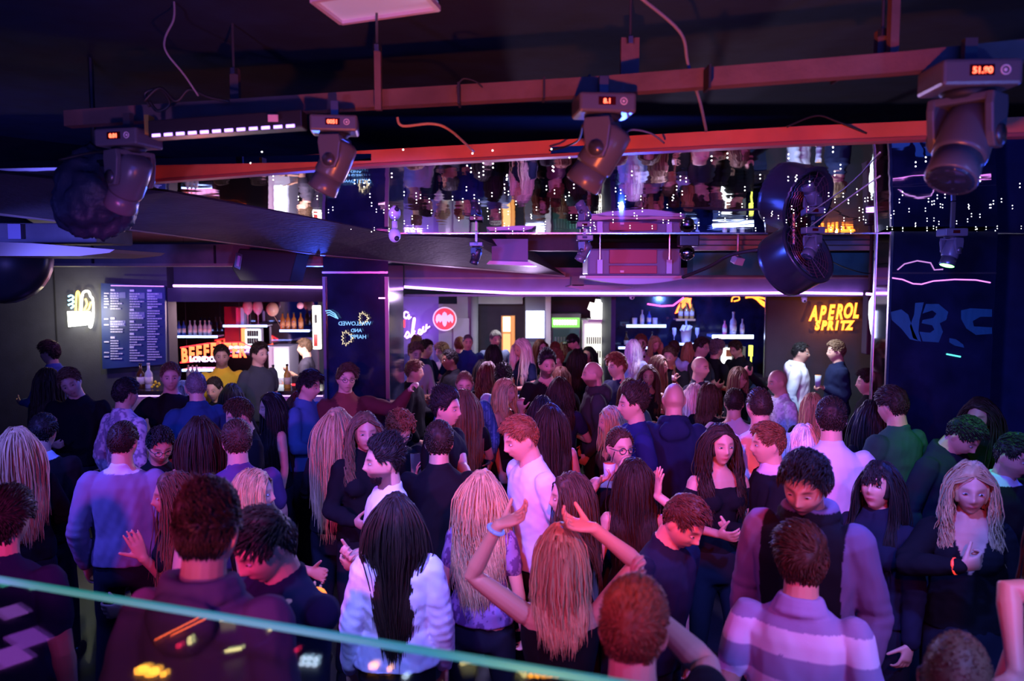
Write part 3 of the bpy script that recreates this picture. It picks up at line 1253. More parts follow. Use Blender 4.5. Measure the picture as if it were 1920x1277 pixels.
    g.loft(C, [.160, .172, .170, .14], [.12, .128, .125, .11], [np.array([1., 0, 0])] * 4, [np.array([0, 1., 0])] * 4, 20)
    for h, kn, an in LG:
        g.limb([h, h * .6 + kn * .4, kn, kn * .6 + an * .4, an * .97 + kn * .03], [.098, .088, .068, .064, .056], 12)
    g.v = [v + off for v in g.v]

    def post_t(co, no, tc=tc, seed=seed, off=off):
        return co + no * sines(co - off, seed + 20, .005, 25)[:, None], np.tile(tc, (len(co), 1))
    queue(g, 'trousers', [CLOTH], root, .016, 2, post_t)
    for h, kn, an in LG:
        b = MB()
        c = an + off
        zf = 0.0
        b.lathe([(.048, zf), (.050, zf + .02), (.047, zf + .05), (.036, zf + .09)], 12, (c[0], c[1] + .005, 0))
        prof = []
        for yy, w, hgt in ((.055, .030, .07), (.02, .040, .085), (-.05, .043, .075), (-.12, .045, .05), (-.17, .038, .042), (-.20, .018, .03)):
            for qx, qz in ((-1, 0), (-1, .45), (-.6, 1), (.6, 1), (1, .45), (1, 0)):
                prof.append((c[0] + qx * w, c[1] + yy, qz * hgt + .001))
        fs = grid_faces(6, 6)
        fs += [(0, 1, 2, 3, 4, 5), (35, 34, 33, 32, 31, 30)]
        b.add(prof, fs)
        b.build('shoe', DARKP, root, True, local=True)
    root['_n'] = seed
    del root['_n']
    bands = extra or {}
    for side, (cl, em) in bands.items():
        S_, El, Wr, fdv, s = AR[side]
        ax = (Wr - El) / np.linalg.norm(Wr - El)
        u = np.cross(ax, [0, 0, 1.])
        u /= np.linalg.norm(u)
        v = np.cross(ax, u)
        b = MB()
        k = (.036 if not fem else .031)
        b.tube([Vector(Wr - ax * .02 + (u * math.cos(a) + v * math.sin(a)) * k + off) for a in [2 * PI * i / 16 for i in range(17)]], .008, 6)
        b.build('wristband', mat('band_' + label[:12], cl, .5, emit=cl, power=em), root, True, local=True)
    INFO = dict(root=root, N=N, RZ=RZ, off=off, AR=AR, hc=hc, Rh=Rh, D=D, Rt=Rt)

    def world(p):
        return Vector(RZ @ np.array(p) * S_ALL + N)
    INFO['world'] = world
    return INFO
# ------------------------------------------------------------------ the room
def C(px, py, z):
    """point at photo pixel on the horizontal plane z"""
    a = P(px, py, 1.0) - Vector((0, 0, CAMZ))
    return Vector((0, 0, CAMZ)) + a * ((z - CAMZ) / a.z)


M_CEIL = mat('black_ceiling', (0.006, 0.018, 0.05), 0.9, bump=0.3, bscale=8, var=0.3)
M_FLOOR = mat('dance_floor', (0.02, 0.02, 0.025), 0.35, bump=0.1, bscale=30, var=0.3, vscale=3)
M_WALL = mat('charcoal_wall', (0.045, 0.047, 0.062), 0.8, bump=0.15, bscale=60, var=0.12)
M_WALLB = mat('dark_blue_wall', (0.02, 0.03, 0.09), 0.6, bump=0.1, bscale=40, var=0.2)
M_GREY = mat('grey_door_paint', (0.17, 0.18, 0.19), 0.6, var=0.08)
M_BEAM = mat('dark_timber', (0.055, 0.045, 0.05), 0.75, bump=0.5, bscale=25, var=0.25)
M_BEAMR = mat('rusty_steel', (0.15, 0.08, 0.07), 0.6, bump=0.3, bscale=40, var=0.25)
M_DUCT = mat('grey_board', (0.20, 0.19, 0.19), 0.7, bump=0.3, bscale=20, var=0.2)
M_TAN = mat('tan_board', (0.42, 0.32, 0.26), 0.7, bump=0.2, bscale=15, var=0.15)
M_GLOSS = mat('gloss_black_panel', (0.008, 0.012, 0.035), 0.10, bump=0.04, bscale=14, var=0.5, vscale=4, spec=0.8)
M_CHR = mat('chrome_trim', (0.6, 0.6, 0.66), 0.22, metal=1.0)
M_BLK = mat('matt_black', (0.014, 0.014, 0.017), 0.6)
M_BLK2 = mat('satin_black', (0.02, 0.02, 0.024), 0.32)
M_GUN = mat('gunmetal', (0.11, 0.11, 0.13), 0.3, metal=0.6)
M_WHITE = mat('white_plastic', (0.75, 0.75, 0.78), 0.4)
M_RUB = mat('cable_rubber', (0.02, 0.02, 0.02), 0.5)


def struct(o):
    o['kind'] = 'structure'
    return o


b = MB(); b.box((0, 6, -.05), (18, 17, .1)); struct(b.build('floor', M_FLOOR))
b = MB(); b.box((0, 6.2, 3.70), (18, 16.6, .2)); struct(b.build('ceiling', M_CEIL))
b = MB(); b.box((0, 13.6, 1.8), (18, .2, 3.7)); struct(b.build('wall_back', M_WALLB))
b = MB(); b.box((-8.6, 6, 1.8), (.2, 16, 3.7)); struct(b.build('wall_left', M_WALLB))
b = MB(); b.box((8.6, 6, 1.8), (.2, 16, 3.7)); struct(b.build('wall_right', M_WALL))
# lower ceiling behind the mirror
b = MB()
b.box((0, 9.9, 3.24), (17, 7.3, .12)); struct(b.build('ceiling', M_DUCT))

# mirrored ceiling panel, slightly tipped, with star points
MIR = bpy.data.materials.new('ceiling_mirror')
MIR.use_nodes = True
nb = MIR.node_tree.nodes['Principled BSDF']
nb.inputs['Base Color'].default_value = (.80, .82, .92, 1)
nb.inputs['Metallic'].default_value = 1
nb.inputs['Roughness'].default_value = .025
tc = MIR.node_tree.nodes.new('ShaderNodeTexCoord')
nz = MIR.node_tree.nodes.new('ShaderNodeTexNoise')
nz.inputs['Scale'].default_value = 3.0
bp = MIR.node_tree.nodes.new('ShaderNodeBump')
bp.inputs['Strength'].default_value = .08
bp.inputs['Distance'].default_value = .02
MIR.node_tree.links.new(tc.outputs['Object'], nz.inputs['Vector'])
MIR.node_tree.links.new(nz.outputs['Fac'], bp.inputs['Height'])
MIR.node_tree.links.new(bp.outputs[0], nb.inputs['Normal'])


def mz(Y):
    return CAMZ + .753 - .07 * Y


def MP(px, py):
    """photo pixel on the mirror plane"""
    Y = 1130. / (625 - py)
    p = P(px, py, Y)
    return Vector((p.x, Y, mz(Y)))


mir = thing('mirror_ceiling', (0, 4.8, mz(4.8)), 'tipped mirrored ceiling over the dance floor with white star lights', 'mirror')
pl = [(-2.55, 3.72), (-.5, 3.52), (1.8, 3.12), (4.6, 2.9), (4.6, 6.04), (-2.55, 6.04)]
b = MB()
b.prism([(x, y, mz(y)) for x, y in pl], (0, 0, .03))
b.build('mirror_panel', MIR, mir)
b = MB()
for x0, x1, yy in ((-2.55, 4.6, 6.055),):
    b.box(((x0 + x1) / 2, yy, mz(yy) + .01), (x1 - x0, .02, .03))
b.build('panel_edge', M_CHR, mir)
M_STAR = glow('star_light', (1, .95, .92), 9)
rs0 = random.Random(11)
pts = []
while len(pts) < 330:
    x = rs0.uniform(-1.25, 4.5)
    y = rs0.uniform(3.15, 6.0)
    if y > 3.25 + .0 * x and (x > -1.2 or y > 5):
        pts.append((x, y))
pts.sort(key=lambda q: q[1])
for i, (x, y) in enumerate(pts[:96]):
    b = MB(); b.ball((x, y, mz(y) - .009), .0030, 6); b.build('star_light', M_STAR, mir)
b = MB()
for x, y in pts[96:]:
    b.ball((x, y, mz(y) - .009), .0030, 6)
o = b.build('star_lights', M_STAR, mir); o['kind'] = 'stuff'

# diagonal beam on the left, its pale lower ledge
rowp = [(-260, 372, 3.9), (0, 400, 4.3), (227, 428, 5.2), (600, 478, 7.0), (757, 492, 7.5), (1060, 517, 9.2)]
rowt = [(-260, 300), (0, 325), (315, 360), (600, 412), (740, 440), (900, 447)]
bl = [P(*q) for q in rowp]
tl = [P(x, y, min(1130. / (625 - y), 6.1) if i < 5 else 6.6) for i, (x, y) in enumerate(rowt)]
t = thing('ceiling_beam', (bl[3].x, bl[3].y, bl[3].z), 'long dark diagonal ceiling beam with a pale lower edge, left of the mirror', 'beam')
b = MB()
for i in range(5):
    a, c, a2, c2 = bl[i], bl[i + 1], tl[i], tl[i + 1]
    up = Vector((0.02, .30, 0))
    b.add([a, c, c2, a2, a + up, c + up, c2 + up + Vector((0, .5, .25)), a2 + up + Vector((0, .5, .25))], [(0, 1, 2, 3), (4, 7, 6, 5), (0, 4, 5, 1), (3, 2, 6, 7), (0, 3, 7, 4), (1, 5, 6, 2)])
b.build('beam_body', M_BEAM, t)
b = MB()
for i in range(5):
    a, c = bl[i], bl[i + 1]
    b.prism([a - Vector((0, .02, 0)), c - Vector((0, .02, 0)), c + Vector((0, -.02, .04)), a + Vector((0, -.02, .04))], (0.02, .36, -.012))
b.build('lower_edge', M_TAN, t)
# second, horizontal box beam behind it on the left
t = thing('ceiling_duct', tuple(P(300, 480, 7.6)), 'grey boxed duct running under the left ceiling behind the diagonal beam', 'duct')
b = MB(); slab(b, -60, 458, 606, 496, 7.8, .5); b.build('duct_box', M_DUCT, t)
b = MB(); slab(b, -60, 494, 606, 499, 7.76, .56); b.build('lower_trim', M_TAN, t)
for x in (170, 400, 500):
    b = MB(); slab(b, x, 460, x + 3, 494, 7.77, .02); b.build('joint_strip', M_BLK, t)

# left back: wall with sign and menu, bar opening
b = MB(); slab(b, -420, 498, 312, 1190, 9.7, .25); struct(b.build('wall_front', M_WALL))
b = MB(); slab(b, 312, 540, 606, 566, 9.7, .3); slab(b, 300, 498, 606, 545, 9.9, .25); struct(b.build('trim_1', M_WALL))
b = MB(); slab(b, 99, 500, 101, 900, 9.69, .02); struct(b.build('trim_2', M_BLK))
M_BARMIR = mat('bar_back_mirror', (.45, .40, .5), 0.06, metal=1.0, bump=.05, bscale=4)
b = MB(); slab(b, 100, 530, 640, 1050, 12.3, .05); struct(b.build('wall_bar_back', M_BARMIR))
# plum painted panels between the shelves
b = MB(); slab(b, 420, 575, 462, 652, 12.2, .06); struct(b.build('wall_red_panel', mat('crimson_panel', (.35, .01, .05), .4)))
b = MB(); slab(b, 596, 560, 640, 1000, 11.9, .1); struct(b.build('wall_grey_panel', M_WALL))


def led_run(name, pts, m, label, cat='light', r=.012, group=None):
    b = MB(); b.tube(pts, r, 8)
    o = b.build(name, m, smooth=True)
    tag(o, label, cat, group)
    return o


M_VLED = glow('violet_led', (.52, .22, 1), 7.5)
M_VLED2 = glow('violet_led_soft', (.5, .2, 1), 2.2)
M_BLED = glow('blue_white_led', (.30, .42, 1), 6.5)
led_run('led_strip', [P(325, 536, 9.66), P(460, 537, 9.66), P(606, 539, 9.66)], M_VLED, 'violet light strip above the left bar opening', r=.014)
led_run('led_strip', [P(758, 538, 9.5), P(860, 545, 9.5), P(960, 549.5, 9.5), P(1300, 550.5, 9.5), P(1500, 549, 9.5), P(1617, 551, 9.5)], M_VLED, 'long violet light strip under the soffit from the glossy column to the orange sign', r=.015)
# central soffit with fascia
b = MB()
fp = [(758, 537), (860, 544), (960, 548.5), (1300, 549.5), (1645, 549.5), (1645, 502), (1060, 502), (758, 497)]
b.prism([P(x, y, 9.55) for x, y in fp], (0, 2.6, 0)); struct(b.build('trim_3', mat('soffit_paint', (.20, .17, .26), .6, var=.1)))
b = MB(); slab(b, 758, 520, 1640, 523, 9.53, .02); struct(b.build('trim_4', M_TAN))
b = MB(); slab(b, 758, 552, 1640, 556, 9.62, .3); struct(b.build('trim_5', M_GREY))
# lit boards above, teal beam
b = MB()
for i, (y0, y1) in enumerate(((441, 450), (451, 460), (461, 470))):
    slab(b, 1300, y0, 1650, y1 - 1, 8.6 - .25 * i, .22)
    slab(b, 1866, y0, 2100, y1 - 1, 8.6 - .25 * i, .22)
tag(b.build('ceiling_boards', M_TAN), 'row of pale tan ceiling boards behind the mirror, right of centre', 'board')
b = MB(); slab(b, 1300, 474, 1650, 516, 8.9, .3)
tag(b.build('teal_beam', mat('teal_paint', (.03, .22, .24), .55, bump=.3, bscale=10, var=.2)), 'teal painted beam under the tan ceiling boards', 'beam')
b = MB(); slab(b, 758, 440, 1100, 470, 7.6, .3)
tag(b.build('dark_bulkhead', M_BEAM), 'dark bulkhead behind the mirror edge, left of the hanging cooler', 'beam')

# walls of the far area
b = MB(); slab(b, 740, 556, 822, 1000, 12.0, .1); struct(b.build('wall_violet', mat('lilac_wall', (.16, .12, .30), .7)))
b = MB(); slab(b, 822, 570, 884, 1000, 11.9, .15); slab(b, 857, 556, 980, 570, 11.9, .12); struct(b.build('wall_grey_left', M_GREY))
b = MB(); slab(b, 850, 597, 881, 1000, 11.86, .05); b2 = b.build('door_1', mat('grey_door', (.22, .23, .24), .5)); struct(b2)
b = MB(); slab(b, 884.5, 616, 887, 628, 11.8, .05, 0); struct(b.build('door_slot', M_BLK, b2))
b = MB(); b.tube([P(890, 555, 11.8), P(890, 900, 11.8)], .055, 12); struct(b.build('trim_6', M_GREY, smooth=True))
b = MB(); slab(b, 898, 556, 1160, 1000, 13.0, .1); struct(b.build('wall_far', M_WALL))
b = MB(); slab(b, 985, 552, 1023, 1000, 11.6, .9); struct(b.build('wall_pillar', mat('slate_pillar', (.07, .07, .085), .7)))
b = MB(); slab(b, 1023, 552, 1033, 1000, 11.55, .3); struct(b.build('trim_7', mat('pale_post', (.45, .45, .43), .6)))
M_ALC = mat('alcove_gloss_blue', (.008, .012, .055), .14, bump=.05, bscale=12, var=.4, spec=.7)
b = MB(); slab(b, 1120, 545, 1500, 1000, 12.3, .1); struct(b.build('wall_alcove', M_ALC))
b = MB(); b.box((P(1151, 600, 10.6).x, 11.6, 1.5), (.06, 1.9, 2.4)); struct(b.build('wall_alcove_left', M_WALLB))
b = MB(); slab(b, 1438, 552, 1660, 1000, 10.8, .08); struct(b.build('wall_sign', mat('slate_wall', (.05, .054, .066), .75, bump=.2, bscale=50, var=.1)))
b = MB(); slab(b, 1436, 552, 1439, 1000, 10.78, .03); struct(b.build('trim_8', M_CHR))

# glossy left column
t = thing('column', (P(670, 600, 7.4).x, 7.8, 0), 'wide glossy blue-black column with metal corner strips in the left middle', 'column')
xl, xr = P(607, 600, 7.4).x, P(729, 600, 7.4).x
zt = P(660, 478, 7.4).z
b = MB(); b.box(((xl + xr) / 2, 7.91, zt / 2), (xr - xl, 1.0, zt)); b.build('column_body', M_GLOSS, t)
b = MB(); b.box((xl + .012, 7.39, zt / 2 - .1), (.026, .03, zt - .2)); b.box((xr - .014, 7.39, zt / 2 - .1), (.034, .03, zt - .2)); b.build('corner_strip', M_GUN, t)
b = MB(); b.box(((xl + xr) / 2, 7.385, P(660, 511, 7.4).z), (xr - xl, .03, .018)); b.build('top_strip', M_CHR, t)
# sign reflection built as glowing lettering on the column, with two maple leaves
M_CYN = glow('icy_neon_and_reflection', (.20, .5, 1), 1.7)
M_YEL = glow('leaf_reflection', (.95, .75, .45), 1.5)
s = thing('neon_sign', tuple(P(660, 620, 7.36)), 'small pale blue neon lettering with two maple leaf outlines on the glossy column', 'sign')  # reflection of a sign, built as glowing lettering and outlines
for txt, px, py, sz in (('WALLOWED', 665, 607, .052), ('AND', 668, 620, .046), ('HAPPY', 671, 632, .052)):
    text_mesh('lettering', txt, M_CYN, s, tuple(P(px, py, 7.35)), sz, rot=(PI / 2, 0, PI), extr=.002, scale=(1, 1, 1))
for (lx, ly, sc_) in ((681, 597, 1.), (650, 634, 1.15)):
    pts_ = []
    for i in range(23):
        a = 2 * PI * i / 22
        rr = (8 if i % 2 else 12.5) * sc_ * (.75 + .35 * abs(math.cos(a * 1.5)))
        pts_.append(P(lx + rr * .8 * math.cos(a), ly + rr * math.sin(a), 7.36))
    b = MB(); b.tube(pts_, .004, 5); b.build('leaf_outline', M_YEL, s)
b = MB()
for k in range(3):
    b.tube([P(610 + k * 2, 583 + 4 * k, 7.35), P(618, 582 + 4 * k, 7.35), P(628, 588 + 3.4 * k, 7.35), P(634 - 2 * k, 598 - k, 7.35)], .005, 5)
tag(b.build('neon_tubes', M_CYN), 'three curved pale blue neon tubes at the left edge of the glossy column', 'sign')
led_run('led_tube', [P(710, 559, 7.35), P(722, 559, 7.35)], glow('pink_led', (1, .4, .8), 4), 'short pink light tube high on the glossy column', r=.006)

# mirrored right column
t = thing('column', (P(1760, 600, 5.8).x, 6.0, 0), 'wide black gloss column with chrome-edged mirrored side at right', 'column')
X0, X1 = P(1668, 600, 5.8).x, P(1864, 600, 5.8).x
H = mz(5.9) - .01
b = MB(); b.box(((X0 + X1) / 2, 5.92, H / 2), (X1 - X0, .23, H)); b.build('column_body', M_GLOSS, t)
b = MB(); b.box((X0 - .006, 5.92, H / 2), (.012, .22, H)); b.build('mirrored_side', mat('side_mirror', (.8, .8, .9), .04, metal=1), t)
b = MB(); b.box((X0 - .008, 5.80, H / 2), (.018, .025, H)); b.box((X0 - .008, 6.035, H / 2), (.02, .025, H)); b.build('chrome_edge', M_CHR, t)
b = MB(); b.box(((X0 + X1) / 2, 5.805, P(1760, 512, 5.8).z), (X1 - X0, .012, .012)); b.build('panel_joint', M_GUN, t)
b = MB(); b.box((X1 + 1.6, 6.9, 1.6), (3.1, .15, 3.2)); struct(b.build('wall_dark_right', M_WALLB))
# graffiti on the column
M_TEALP = mat('teal_spray_paint', (.03, .20, .28), .5)
g1 = [(1670, 585), (1690, 580), (1703, 590), (1712, 618), (1722, 640), (1706, 636), (1690, 616), (1672, 600)]
g2 = [(1716, 568), (1732, 567), (1724, 600), (1722, 622), (1727, 641), (1712, 634), (1706, 612), (1714, 590)]
g3 = [(1736, 570), (1760, 570), (1778, 585), (1774, 600), (1762, 606), (1768, 622), (1760, 642), (1730, 640), (1724, 622), (1744, 624), (1752, 618), (1748, 610), (1728, 606), (1730, 600), (1750, 596), (1756, 588), (1748, 582), (1730, 588)]
g4 = [(1802, 582), (1820, 578), (1860, 580), (1860, 594), (1838, 594), (1824, 602), (1826, 612), (1860, 614), (1860, 626), (1830, 628), (1812, 616), (1802, 598)]
g5 = [(1780, 634), (1792, 636), (1806, 646), (1808, 652), (1790, 648), (1780, 642)]
gt = thing('graffiti', tuple(P(1765, 610, 5.78)), 'faint teal spray-paint letters on the right gloss column', 'graffiti')
for g_ in (g1, g2, g3, g4, g5):
    b = MB(); b.prism([P(x, y, 5.805) for x, y in g_], (0, .004, 0)); b.build('painted_letter', M_TEALP, gt)
led_run('led_strip', [P(1672, 521, 5.80), P(1692, 524, 5.80), P(1712, 532, 5.80), P(1728, 533, 5.80), P(1750, 527, 5.80), P(1790, 524, 5.80), P(1830, 525, 5.80), P(1857, 530, 5.80)], glow('magenta_reflection', (.85, .25, .95), 1.6), 'sagging magenta light strip across the right gloss column', r=.005)  # reflection of the ceiling LEDs, built as a glowing tube
led_run('led_strip', [P(1683, 506, 5.80), P(1696, 495, 5.80), P(1720, 489, 5.80), P(1745, 493, 5.80), P(1752, 506, 5.80), P(1768, 505, 5.80)], glow('magenta_reflection2', (.7, .3, .9), .9), 'short looped violet light strip above the magenta one on the right column', r=.005)  # second ceiling LED reflection, also modelled as a glowing tube
led_run('led_tube', [P(1775, 664, 5.80), P(1801, 669, 5.80)], glow('aqua_led', (.1, .8, .75), 1.6), 'short aqua light tube low on the right gloss column', r=.006)
led_run('led_tube', [P(1624, 551, 7.4), P(1637, 552, 7.4)], M_VLED, 'short violet light strip beside the mirrored column edge', r=.012)
b = MB()
b.prism([P(x, y, 6.9) for x, y in ((1637, 556), (1640, 575), (1641, 600), (1639, 640), (1634, 618), (1631, 590), (1632, 566))], (0, .03, 0))
tag(b.build('lamp_reflection', glow('white_reflection', (.8, .95, 1), 4)), 'slim white leaf-shaped lamp left of the mirrored column', 'lamp')  # glowing plate stands in for a lamp reflected in the mirrored side
b = MB(); slab(b, 1628, 545, 1643, 665, 7.9, .12); b.box((P(1636, 545, 7.9).x, 7.96, 2.85), (.03, .03, .75))
tag(b.build('speaker_cabinet', mat('plum_black', (.04, .02, .035), .6), bevel=.01), 'tall dark loudspeaker cabinet hung beside the mirrored column', 'speaker')

# ------------------------------------------------------------------ signs
def neon_text(name, txt, m, parent, px, py, Y, size, r, **k):
    return text_mesh(name, txt, m, parent, tuple(P(px, py, Y)), size, outline=r, **k)


M_ORN = glow('orange_neon', (1, .20, .02), 5)
s = thing('neon_sign', tuple(P(1570, 600, 10.75)), 'orange lit APEROL SPRITZ sign on the dark slate wall', 'sign')
for i, ch in enumerate('APEROL'):
    pxs = (1525, 1541, 1557, 1573, 1589, 1604)[i]
    text_mesh('letter', ch, M_ORN, s, tuple(P(pxs, (589, 589, 587, 586, 584, 584)[i], 10.72)), .225, outline=.011, shear=.25, scale=(.66, 1.2, 1))
for i, ch in enumerate('SPRITZ'):
    text_mesh('letter', ch, M_ORN, s, tuple(P(1532 + i * 12.0, 611, 10.72)), .145, outline=.011, shear=.2, scale=(.85, 1.1, 1))
M_RN = glow('red_neon', (1, .10, .03), 6)
M_RN2 = glow('scarlet_neon', (1, .02, .03), 4)
s = thing('neon_sign', tuple(P(390, 662, 11.6)), 'red and orange neon BEEFEATER LONDON sign over the left bar', 'sign')
for i, ch in enumerate('BEEFEATER'):
    text_mesh('letter', ch, M_RN if ch != 'x' else M_RN2, s, tuple(P(346 + i * 13.5, 663 - i * 1.2 + 2 * abs(i - 4) * .6, 11.6)), .235, outline=.010, scale=(.72, 1.2, 1))
b = MB()
b.tube([P(338, 652, 11.62), P(390, 644, 11.62), P(455, 642, 11.62), P(470, 650, 11.62)], .010, 6)
b.tube([P(338, 680, 11.62), P(360, 678, 11.62), P(400, 668, 11.62), P(455, 666, 11.62)], .010, 6)
b.build('red_outline', M_RN2, s)
b = MB()
for px_ in (350, 450):
    q_ = P(px_, 648, 11.62); b.tube([q_, (q_.x, q_.y, 3.18)], .003, 5)
b.build('hanging_wire', M_BLK, s)
text_mesh('lettering', 'LONDON', glow('lilac_neon', (.75, .45, 1), 6), s, tuple(P(384, 674, 11.58)), .10, outline=.006)
# violet script
s = thing('neon_sign', tuple(P(785, 610, 11.9)), 'violet neon script on the lilac wall behind the glossy column', 'sign')
M_VN = glow('violet_neon', (.55, .30, 1), 6)


def script(pts, r, m, Y, parent, name='neon_tube'):
    # smooth a hand-drawn line with Catmull-Rom
    P3 = [Vector(P(x, y, Y)) for x, y in pts]
    out = []
    for i in range(len(P3) - 1):
        a, b_, c, d = P3[max(i - 1, 0)], P3[i], P3[i + 1], P3[min(i + 2, len(P3) - 1)]
        for k in range(5):
            q = k / 5
            out.append(.5 * ((2 * b_) + (c - a) * q + (2 * a - 5 * b_ + 4 * c - d) * q * q + (3 * b_ - a - 3 * c + d) * q ** 3))
    out.append(P3[-1])
    bb = MB(); bb.tube(out, r, 6)
    return bb.build(name, m, parent, True)


script([(766, 587), (760, 585), (757, 592), (762, 597), (767, 590), (766, 598), (771, 594)], .012, M_VN, 11.9, s)
script([(759, 632), (764, 622), (768, 630), (762, 634), (768, 628), (772, 631), (778, 600), (775, 600), (772, 632), (778, 620), (776, 626), (782, 632), (786, 618), (790, 622), (786, 628), (792, 624), (794, 612), (792, 622), (798, 620), (800, 608), (799, 616), (806, 612)], .012, M_VN, 11.9, s)
script([(758, 600), (758, 614)], .014, M_RN2, 11.9, s)
# bat disc
s = thing('wall_sign', tuple(P(834, 598, 11.8)), 'round red sign with a white ring and white bat on the grey door wall', 'sign')
cc = P(834, 598, 11.82)
Rx = rotm(90)
b = MB(); b.lathe([(.178, 0), (.178, .02)], 32, cc, Rx); o = b.build('white_ring', mat('sign_white', (.75, .7, .7), .5, emit=(1, .85, .85), power=.25), s)
b = MB(); b.lathe([(.158, 0), (.158, .03)], 32, cc, Rx); b.build('red_disc', mat('sign_red', (.75, .05, .05), .5, emit=(1, .06, .05), power=.35), s)
bat = [(0, 14), (3, 11), (4, 6), (9, 10), (13, 6), (14, -2), (12, -8), (9, -3), (7, -7), (4, -3), (3, -10), (1, -14), (-1, -14), (-3, -10), (-4, -3), (-7, -7), (-9, -3), (-12, -8), (-14, -2), (-13, 6), (-9, 10), (-4, 6), (-3, 11)]
b = MB(); b.prism([(cc.x + x * .0095, cc.y - .035, cc.z + z * .0078) for x, z in bat], (0, .005, 0)); b.build('bat_emblem', mat('bat_white', (.7, .65, .7), .5, emit=(.9, .8, .9), power=.25), s)
# gin sign at left: glowing plate with coloured tubes
s = thing('neon_sign', tuple(P(150, 580, 9.6)), 'overbright white and yellow neon sign on the left charcoal wall', 'sign')
M_WN = glow('white_neon', (1, 1, .85), 8)
b = MB(); b.prism([P(x, y, 9.64) for x, y in ((126, 584), (167, 584), (170, 590), (168, 609), (128, 613))], (0, .03, 0)); b.build('lit_plate', M_WN, s)
script([(142, 583), (144, 550), (148, 549), (150, 566), (149, 583)], .012, glow('amber_neon', (1, .55, .08), 6), 9.6, s)
script([(152, 583), (154, 556), (158, 547), (166, 547), (170, 556), (174, 562), (175, 590), (171, 612), (168, 610), (168, 590)], .014, M_WN, 9.6, s)
script([(160, 560), (163, 570), (158, 582), (166, 580), (170, 566)], .012, glow('amber_neon2', (1, .6, .1), 6), 9.6, s)
for k in range(3):
    script([(128, 556 + 8 * k), (134, 554 + 8 * k), (138, 558 + 8 * k), (133, 562 + 8 * k)], .010, glow('sky_neon', (.3, .75, 1), 5), 9.6, s)
light('sign_glow', 'AREA', tuple(P(150, 590, 9.3)), tuple(P(150, 600, 9.7)), (1, .95, .7), 5, .35)
# menu board
s = thing('menu_board', tuple(P(250, 610, 9.6)), 'large blue drinks menu board with three columns of white print', 'menu')
b = MB(); b.prism([P(189, 531, 9.62), P(309, 537, 9.62), P(311, 683, 9.62), P(192, 692, 9.62)], (0, .04, 0))
b.build('board', mat('menu_blue', (.015, .035, .16), .5, var=.3, vscale=2), s)
M_TXT = mat('menu_print', (.55, .55, .8), .5)
M_BOX = mat('menu_box', (.16, .18, .42), .5)
rr = random.Random(4)
b = MB(); bx_ = MB()
cols_ = [(207, [(547, 582), (600, 625), (636, 676)]), (243, [(548, 576), (584, 600), (606, 620), (629, 650), (654, 676)]), (276, [(548, 576), (580, 676)])]
for cx, blocks in cols_:
    for (y0, y1) in blocks:
        slab(b, cx, y0 - 5, cx + 8, y0 - 1, 9.61, .01)
        if rr.random() < .6:
            slab(bx_, cx - 1, y0 + 1, cx + 28, y0 + 12, 9.615, .004)
        y = y0 + 2
        while y < y1:
            x = cx
            end = cx + rr.choice((14, 18, 22, 26))
            while x < end:
                w = rr.choice((2, 3, 4, 5))
                slab(b, x, y, min(x + w, end + 1), y + 2.2, 9.605, .006)
                x += w + .9
            y += 4.8
    b.build('print', M_TXT, s)
    b = MB()
for y in (549, 554, 559, 564, 569, 575, 597, 608, 640, 660, 668):
    slab(b, 195, y, 195 + rr.choice((6, 8, 9)), y + 2.2, 9.605, .006)
b.build('print_logos', M_TXT, s)
bx_.build('print_boxes', M_BOX, s)
led_run('led_strip', [P(208, 535.5, 9.56), P(307, 537, 9.56)], M_VLED2, 'faint violet light strip along the top of the menu board', r=.006)

# ------------------------------------------------------------------ left bar
t = thing('bar_counter', (P(420, 740, 9.3).x, 9.4, 0), 'left bar counter with dark top and violet-lit pale front', 'bar counter')
xa, xb = P(235, 720, 9.2).x, P(606, 720, 9.2).x
b = MB(); b.box(((xa + xb) / 2, 9.42, 1.27), (xb - xa, .56, .05)); b.build('counter_top', mat('bar_top', (.03, .025, .035), .15), t)
b = MB(); b.box(((xa + xb) / 2, 9.46, .62), (xb - xa - .04, .44, 1.23)); b.build('counter_front', mat('bar_front', (.45, .30, .55), .4), t)
b = MB(); b.tube([(xa, 9.17, 1.235), (xb, 9.17, 1.235)], .010, 6); b.build('led_edge', glow('lilac_led', (.62, .35, 1), 2.5), t)


def shelf(name, x0, x1, y, Y, dep, label, m=None, hgt=2.6):
    t = thing(name, tuple(P((x0 + x1) / 2, y, Y)), label, 'shelf')
    b = MB(); slab(b, x0, y - hgt * .5, x1, y + hgt * .5, Y, dep); b.build('shelf_board', mat('acrylic_shelf', (.25, .28, .5), .2), t)
    b = MB(); slab(b, x0, y - hgt * .6, x1, y + hgt * .9, Y - .02, .02); b.build('led_edge', m or M_BLED, t)
    return P(x0, y - hgt * .55, Y).z


